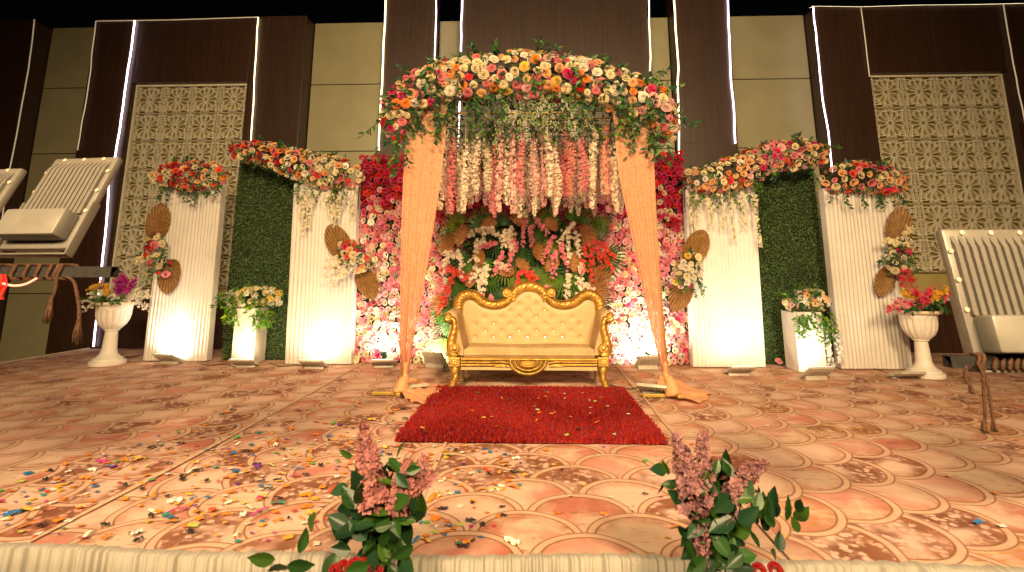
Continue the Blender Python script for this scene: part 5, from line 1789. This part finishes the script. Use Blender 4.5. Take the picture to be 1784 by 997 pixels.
# gadroon drop in the middle: three nested half rings
for rx, rz, h in ((140, 108, 13), (106, 80, 12), (72, 50, 12)):
    pts = [tuple(Zp(770 + rx * math.cos(w), 668 + rz * math.sin(w), YF)) for w in np.linspace(0.02, math.pi - .02, 16)]
    sofa_part('swag_ring', ribbon(pts, [h * zf] * 16, YF + .006, .034, .01, .25, 190, nv=12, steps=3), M_gold)
pts = [tuple(Zp(770 + a, 668, YF)) for a in np.linspace(-130, 130, 8)]
sofa_part('swag_back', (np.array([(x, YF + .004, z) for x, z in [tuple(Zp(770 + 138 * math.cos(w), 668 + 106 * math.sin(w), YF)) for w in np.linspace(0, math.pi, 20)]] + [(x, YF + .011, z) for x, z in [tuple(Zp(770 + 138 * math.cos(w), 668 + 106 * math.sin(w), YF)) for w in np.linspace(0, math.pi, 20)]]),
          [tuple(range(20)), tuple(range(39, 19, -1))] + [(i, (i + 1) % 20, 20 + (i + 1) % 20, 20 + i) for i in range(20)]), M_gold, False, None)
for q in (-1, 1):
    pts = [tuple(Zp(x if q == -1 else 1556 - x, 714, YF)) for x in (505, 540, 580, 618)]
    sofa_part('leaf_carving', ribbon(pts, [8 * zf] * 4, YF + .010, .024, .004, .3, 220, nv=8), M_gold)

# carved details belong to the member they sit on
def under(child_name, parent_name):
    ps = [o for o in sofa.children if o.name.split('.')[0] == parent_name]
    for o in [o for o in sofa.children if o.name.split('.')[0] == child_name]:
        cx = np.mean([(o.matrix_basis @ Vector(c))[0] for c in o.bound_box])
        o.parent = min(ps, key=lambda q: abs(np.mean([c[0] for c in q.bound_box]) - cx))


for a, b_ in (('button', 'backrest'), ('scroll_boss', 'arm_scroll'), ('block_frame', 'corner_block'), ('rosette', 'corner_block'), ('crest_scroll', 'crest_wing'), ('toe_scroll', 'leg'), ('swag_ring', 'swag_back')):
    under(a, b_)

# ------------------------------------------------------------------ red shag rug
RX0, RX1, RY0, RY1 = -1.0, .985, 3.92, 5.72
rug = thing('shag_rug', (0, 4.8, ST), 'red shaggy rug scattered with confetti in front of the sofa', 'rug')
MB().add(grid(lambda u, v: (RX0 + .02 + (RX1 - RX0 - .04) * u + .006 * math.sin(11 * v), RY0 + .02 + (RY1 - RY0 - .04) * v + .008 * math.sin(9 * u), ST + .012 + .003 * math.sin(9 * u + 4 * v)), 30, 28)).build(
    'backing', plain('rug_backing', (.16, .008, .005), .9), rug, True, origin=rug.location)
M_pile = leafy('red_pile', 'mesh', .1, .75, .25, .15)
n = 62000
T = np.stack([rng.uniform(RX0 + .01, RX1 - .01, n), rng.uniform(RY0 + .01, RY1 - .01, n), np.full(n, ST + .010)], 1)
flow = np.stack([np.sin(T[:, 0] * 5 + 1.7 * np.sin(T[:, 1] * 4)), np.cos(T[:, 1] * 4.3 + 2 * np.sin(T[:, 0] * 3.1)), np.zeros(n)], 1)
D = flow * .45 + rng.normal(0, .45, (n, 3)) * np.array([1, 1, .1]) + np.array([0, -.1, 1.0])
TUFT = (np.array([(-.14, 0, 0), (.14, 0, 0), (.10, .6, .05), (-.10, .6, .05), (0, 1.0, .16)]), [(0, 1, 2, 3), (3, 2, 4)])
patch = .75 + .35 * np.sin(T[:, 0] * 6.1 + 2 * np.sin(T[:, 1] * 5)) * np.sin(T[:, 1] * 6.7 + T[:, 0])
C = np.array([.30, .007, .008]) * (rng.uniform(.65, 1.25, (n, 1)) * (.85 + .15 * patch[:, None]))
o = MB().inst(TUFT, leaf_frames(D, (0, -1, 0), rng.uniform(.028, .045, n)), T, C).build('pile', M_pile, rug, False, True, origin=rug.location)
o['kind'] = 'stuff'

# ------------------------------------------------------------------ confetti
CONF = {
    'orange': ((.85, .26, .03), 34), 'gold': ((.80, .45, .08), 14), 'white': ((.85, .78, .68), 17), 'black': ((.035, .03, .03), 12), 'blue': ((.03, .20, .48), 7), 'purple': ((.14, .03, .36), 5),
    'magenta': ((.60, .04, .32), 4), 'green': ((.08, .42, .06), 4), 'red': ((.70, .06, .04), 8), 'teal': ((.03, .30, .26), 3), 'pale green': ((.55, .60, .15), 4)}
M_conf = leafy('confetti_paper', 'object', .1, .4, .1, .5)
M_confC = leafy('confetti_paper_mixed', 'mesh', .1, .4, .1, .5)


def conf_shapes():
    out = {}
    out['square'] = grid(lambda u, v: ((u - .5) * 1.0, (v - .5) * .95, .05 * math.sin(2.5 * u + v)), 3, 3)
    out['strip'] = grid(lambda u, v: ((u - .5) * 1.7, (v - .5) * .45 + .12 * u * u, .14 * math.sin(4 * u + .6) + .12), 7, 2)
    out['round'] = (np.array([(0, 0, .02)] + [(.45 * math.cos(w), .45 * math.sin(w), 0.0) for w in np.linspace(0, 2 * math.pi, 13)[:-1]]), [(0, 1 + k, 1 + (k + 1) % 12) for k in range(12)])
    r_ = np.random.default_rng(3)
    h = r_.uniform(0, .35, (6, 5))
    out['crumpled'] = grid(lambda u, v: ((u - .5) * 1.5 + .1 * math.sin(9 * v), (v - .5) * .8 + .1 * math.sin(11 * u), h[int(u * 5), int(v * 4)]), 5, 4)
    return out


CS = conf_shapes()
CM = {k: MB().add(s).mesh('confetti_' + k, M_conf) for k, s in CS.items()}


def confetti_spot():
    while True:
        k = rng.random()
        if k < .46: x, y = rng.uniform(-3.0, -.1), 2.5 + abs(rng.normal(0, .95))
        elif k < .78: x, y = rng.normal(-1.4, .9), rng.normal(3.6, .9)
        elif k < .93: x, y = rng.uniform(-2.8, 1.4), rng.uniform(2.55, 5.4)
        else: x, y = rng.uniform(-4.5, 4.0), rng.uniform(2.6, 6.6)
        if not (SX0 + .2 < x < 5 and SY0 + .09 < y < 6.7): continue
        if RX0 - .04 < x < RX1 + .04 and RY0 - .04 < y < RY1 + .05: continue
        if abs(x) < .95 and 5.6 < y < 6.3: continue
        return x, y


spots = [(*confetti_spot(), 'floor') for _ in range(820)] + [(rng.uniform(RX0 + .1, RX1 - .1), rng.uniform(RY0 + .08, RY1 - .1), 'rug') for _ in range(52)]
names = list(CONF); wts = np.array([CONF[k][1] for k in names], float); wts /= wts.sum()
rec = []
for x, y, where in spots:
    cn = names[int(rng.choice(len(names), p=wts))]
    sh = 'round' if cn in ('purple', 'magenta', 'red') and rng.random() < .7 else ('crumpled' if cn == 'black' or rng.random() < .12 else ('strip' if rng.random() < .22 else 'square'))
    s = rng.uniform(.018, .037) * (1.35 if rng.random() < .1 else 1) * (.95 if where == 'rug' else 1) * (.75 if sh == 'round' else 1) * (1.15 if sh == 'strip' else 1)
    rec.append((x, y, where, cn, sh, s, s / y))
rec.sort(key=lambda r: (-(r[2] == 'rug'), -r[6]))
mb = MB()
for i, (x, y, where, cn, sh, s, _) in enumerate(rec):
    z = ST + (.046 if where == 'rug' else .0075)
    col = np.array(CONF[cn][0]) * rng.uniform(.85, 1.12)
    Rz = Matrix.Rotation(rng.uniform(0, 6.28), 4, 'Z') @ Matrix.Rotation(rng.normal(0, .10), 4, 'X')
    if i < 300:
        o = bpy.data.objects.new('confetti', CM[sh]); link(o)
        o.matrix_basis = Matrix.Translation((x, y, z)) @ Rz @ Matrix.Scale(s, 4); o.color = (*col, 1)
        kind_w = {'square': 'square paper confetti', 'strip': 'curled strip confetti', 'round': 'round paper confetti', 'crumpled': 'crumpled foil confetti'}[sh]
        if where == 'rug':
            spot = 'on the %s half of the red shaggy rug' % ('front' if y < 4.8 else 'rear')
        elif y < 2.95: spot = 'along the front edge of the stage' if x < -.9 else 'at the stage front near the flower posts'
        elif x < -2.27: spot = 'on the carpet beyond the long left seam'
        elif x > 1.05: spot = 'on the carpet right of the red rug'
        elif y < 3.95 and x > -1.0: spot = 'on the carpet just before the red rug'
        elif y < 3.95: spot = 'on the carpet behind the left flower post'
        else: spot = 'on the carpet left of the red rug'
        tag(o, '%s %s %s' % (cn, kind_w, spot), 'confetti', '%s %s %s' % (cn, kind_w, spot))
    else:
        mb.add(CS[sh], col, np.array(Matrix.Translation((x, y, z)) @ Rz @ Matrix.Scale(s, 4)))
o = mb.build('confetti_scatter', M_confC, None, False, True)
tag(o, 'smallest bits of paper confetti strewn over the stage carpet', 'confetti', None, 'stuff')

# ------------------------------------------------------------------ cables and bits on the floor
def cable(px, label, r=.006, m=None):
    pts = smoothline([G(x, y) + np.array([0, 0, r + .006]) for x, y in px], 6)
    tag(MB().add(tube(pts, r, 6)).build('power_cable', m or M_cable, None, True), label, 'cable', 'cables on the stage')


cable([(1060, 672), (1085, 678), (1100, 680), (1118, 676), (1128, 682)], 'black cable looping beside the right sofa leg')
cable([(1342, 648), (1352, 655), (1368, 652), (1385, 650), (1398, 652)], 'thin tan cable between the right drape lamp and the plinth lamp', .005, M_wood)
cable([(1500, 638), (1530, 646), (1560, 655)], 'dark cable running to the unlit floodlight by the right urn', .005)
cable([(345, 634), (365, 638), (390, 636), (410, 641)], 'dark cable between the two left floor lamps', .005)
cable([(470, 634), (490, 640), (515, 638), (540, 642)], 'thin dark cable to the lamp under the left inner drape', .005)
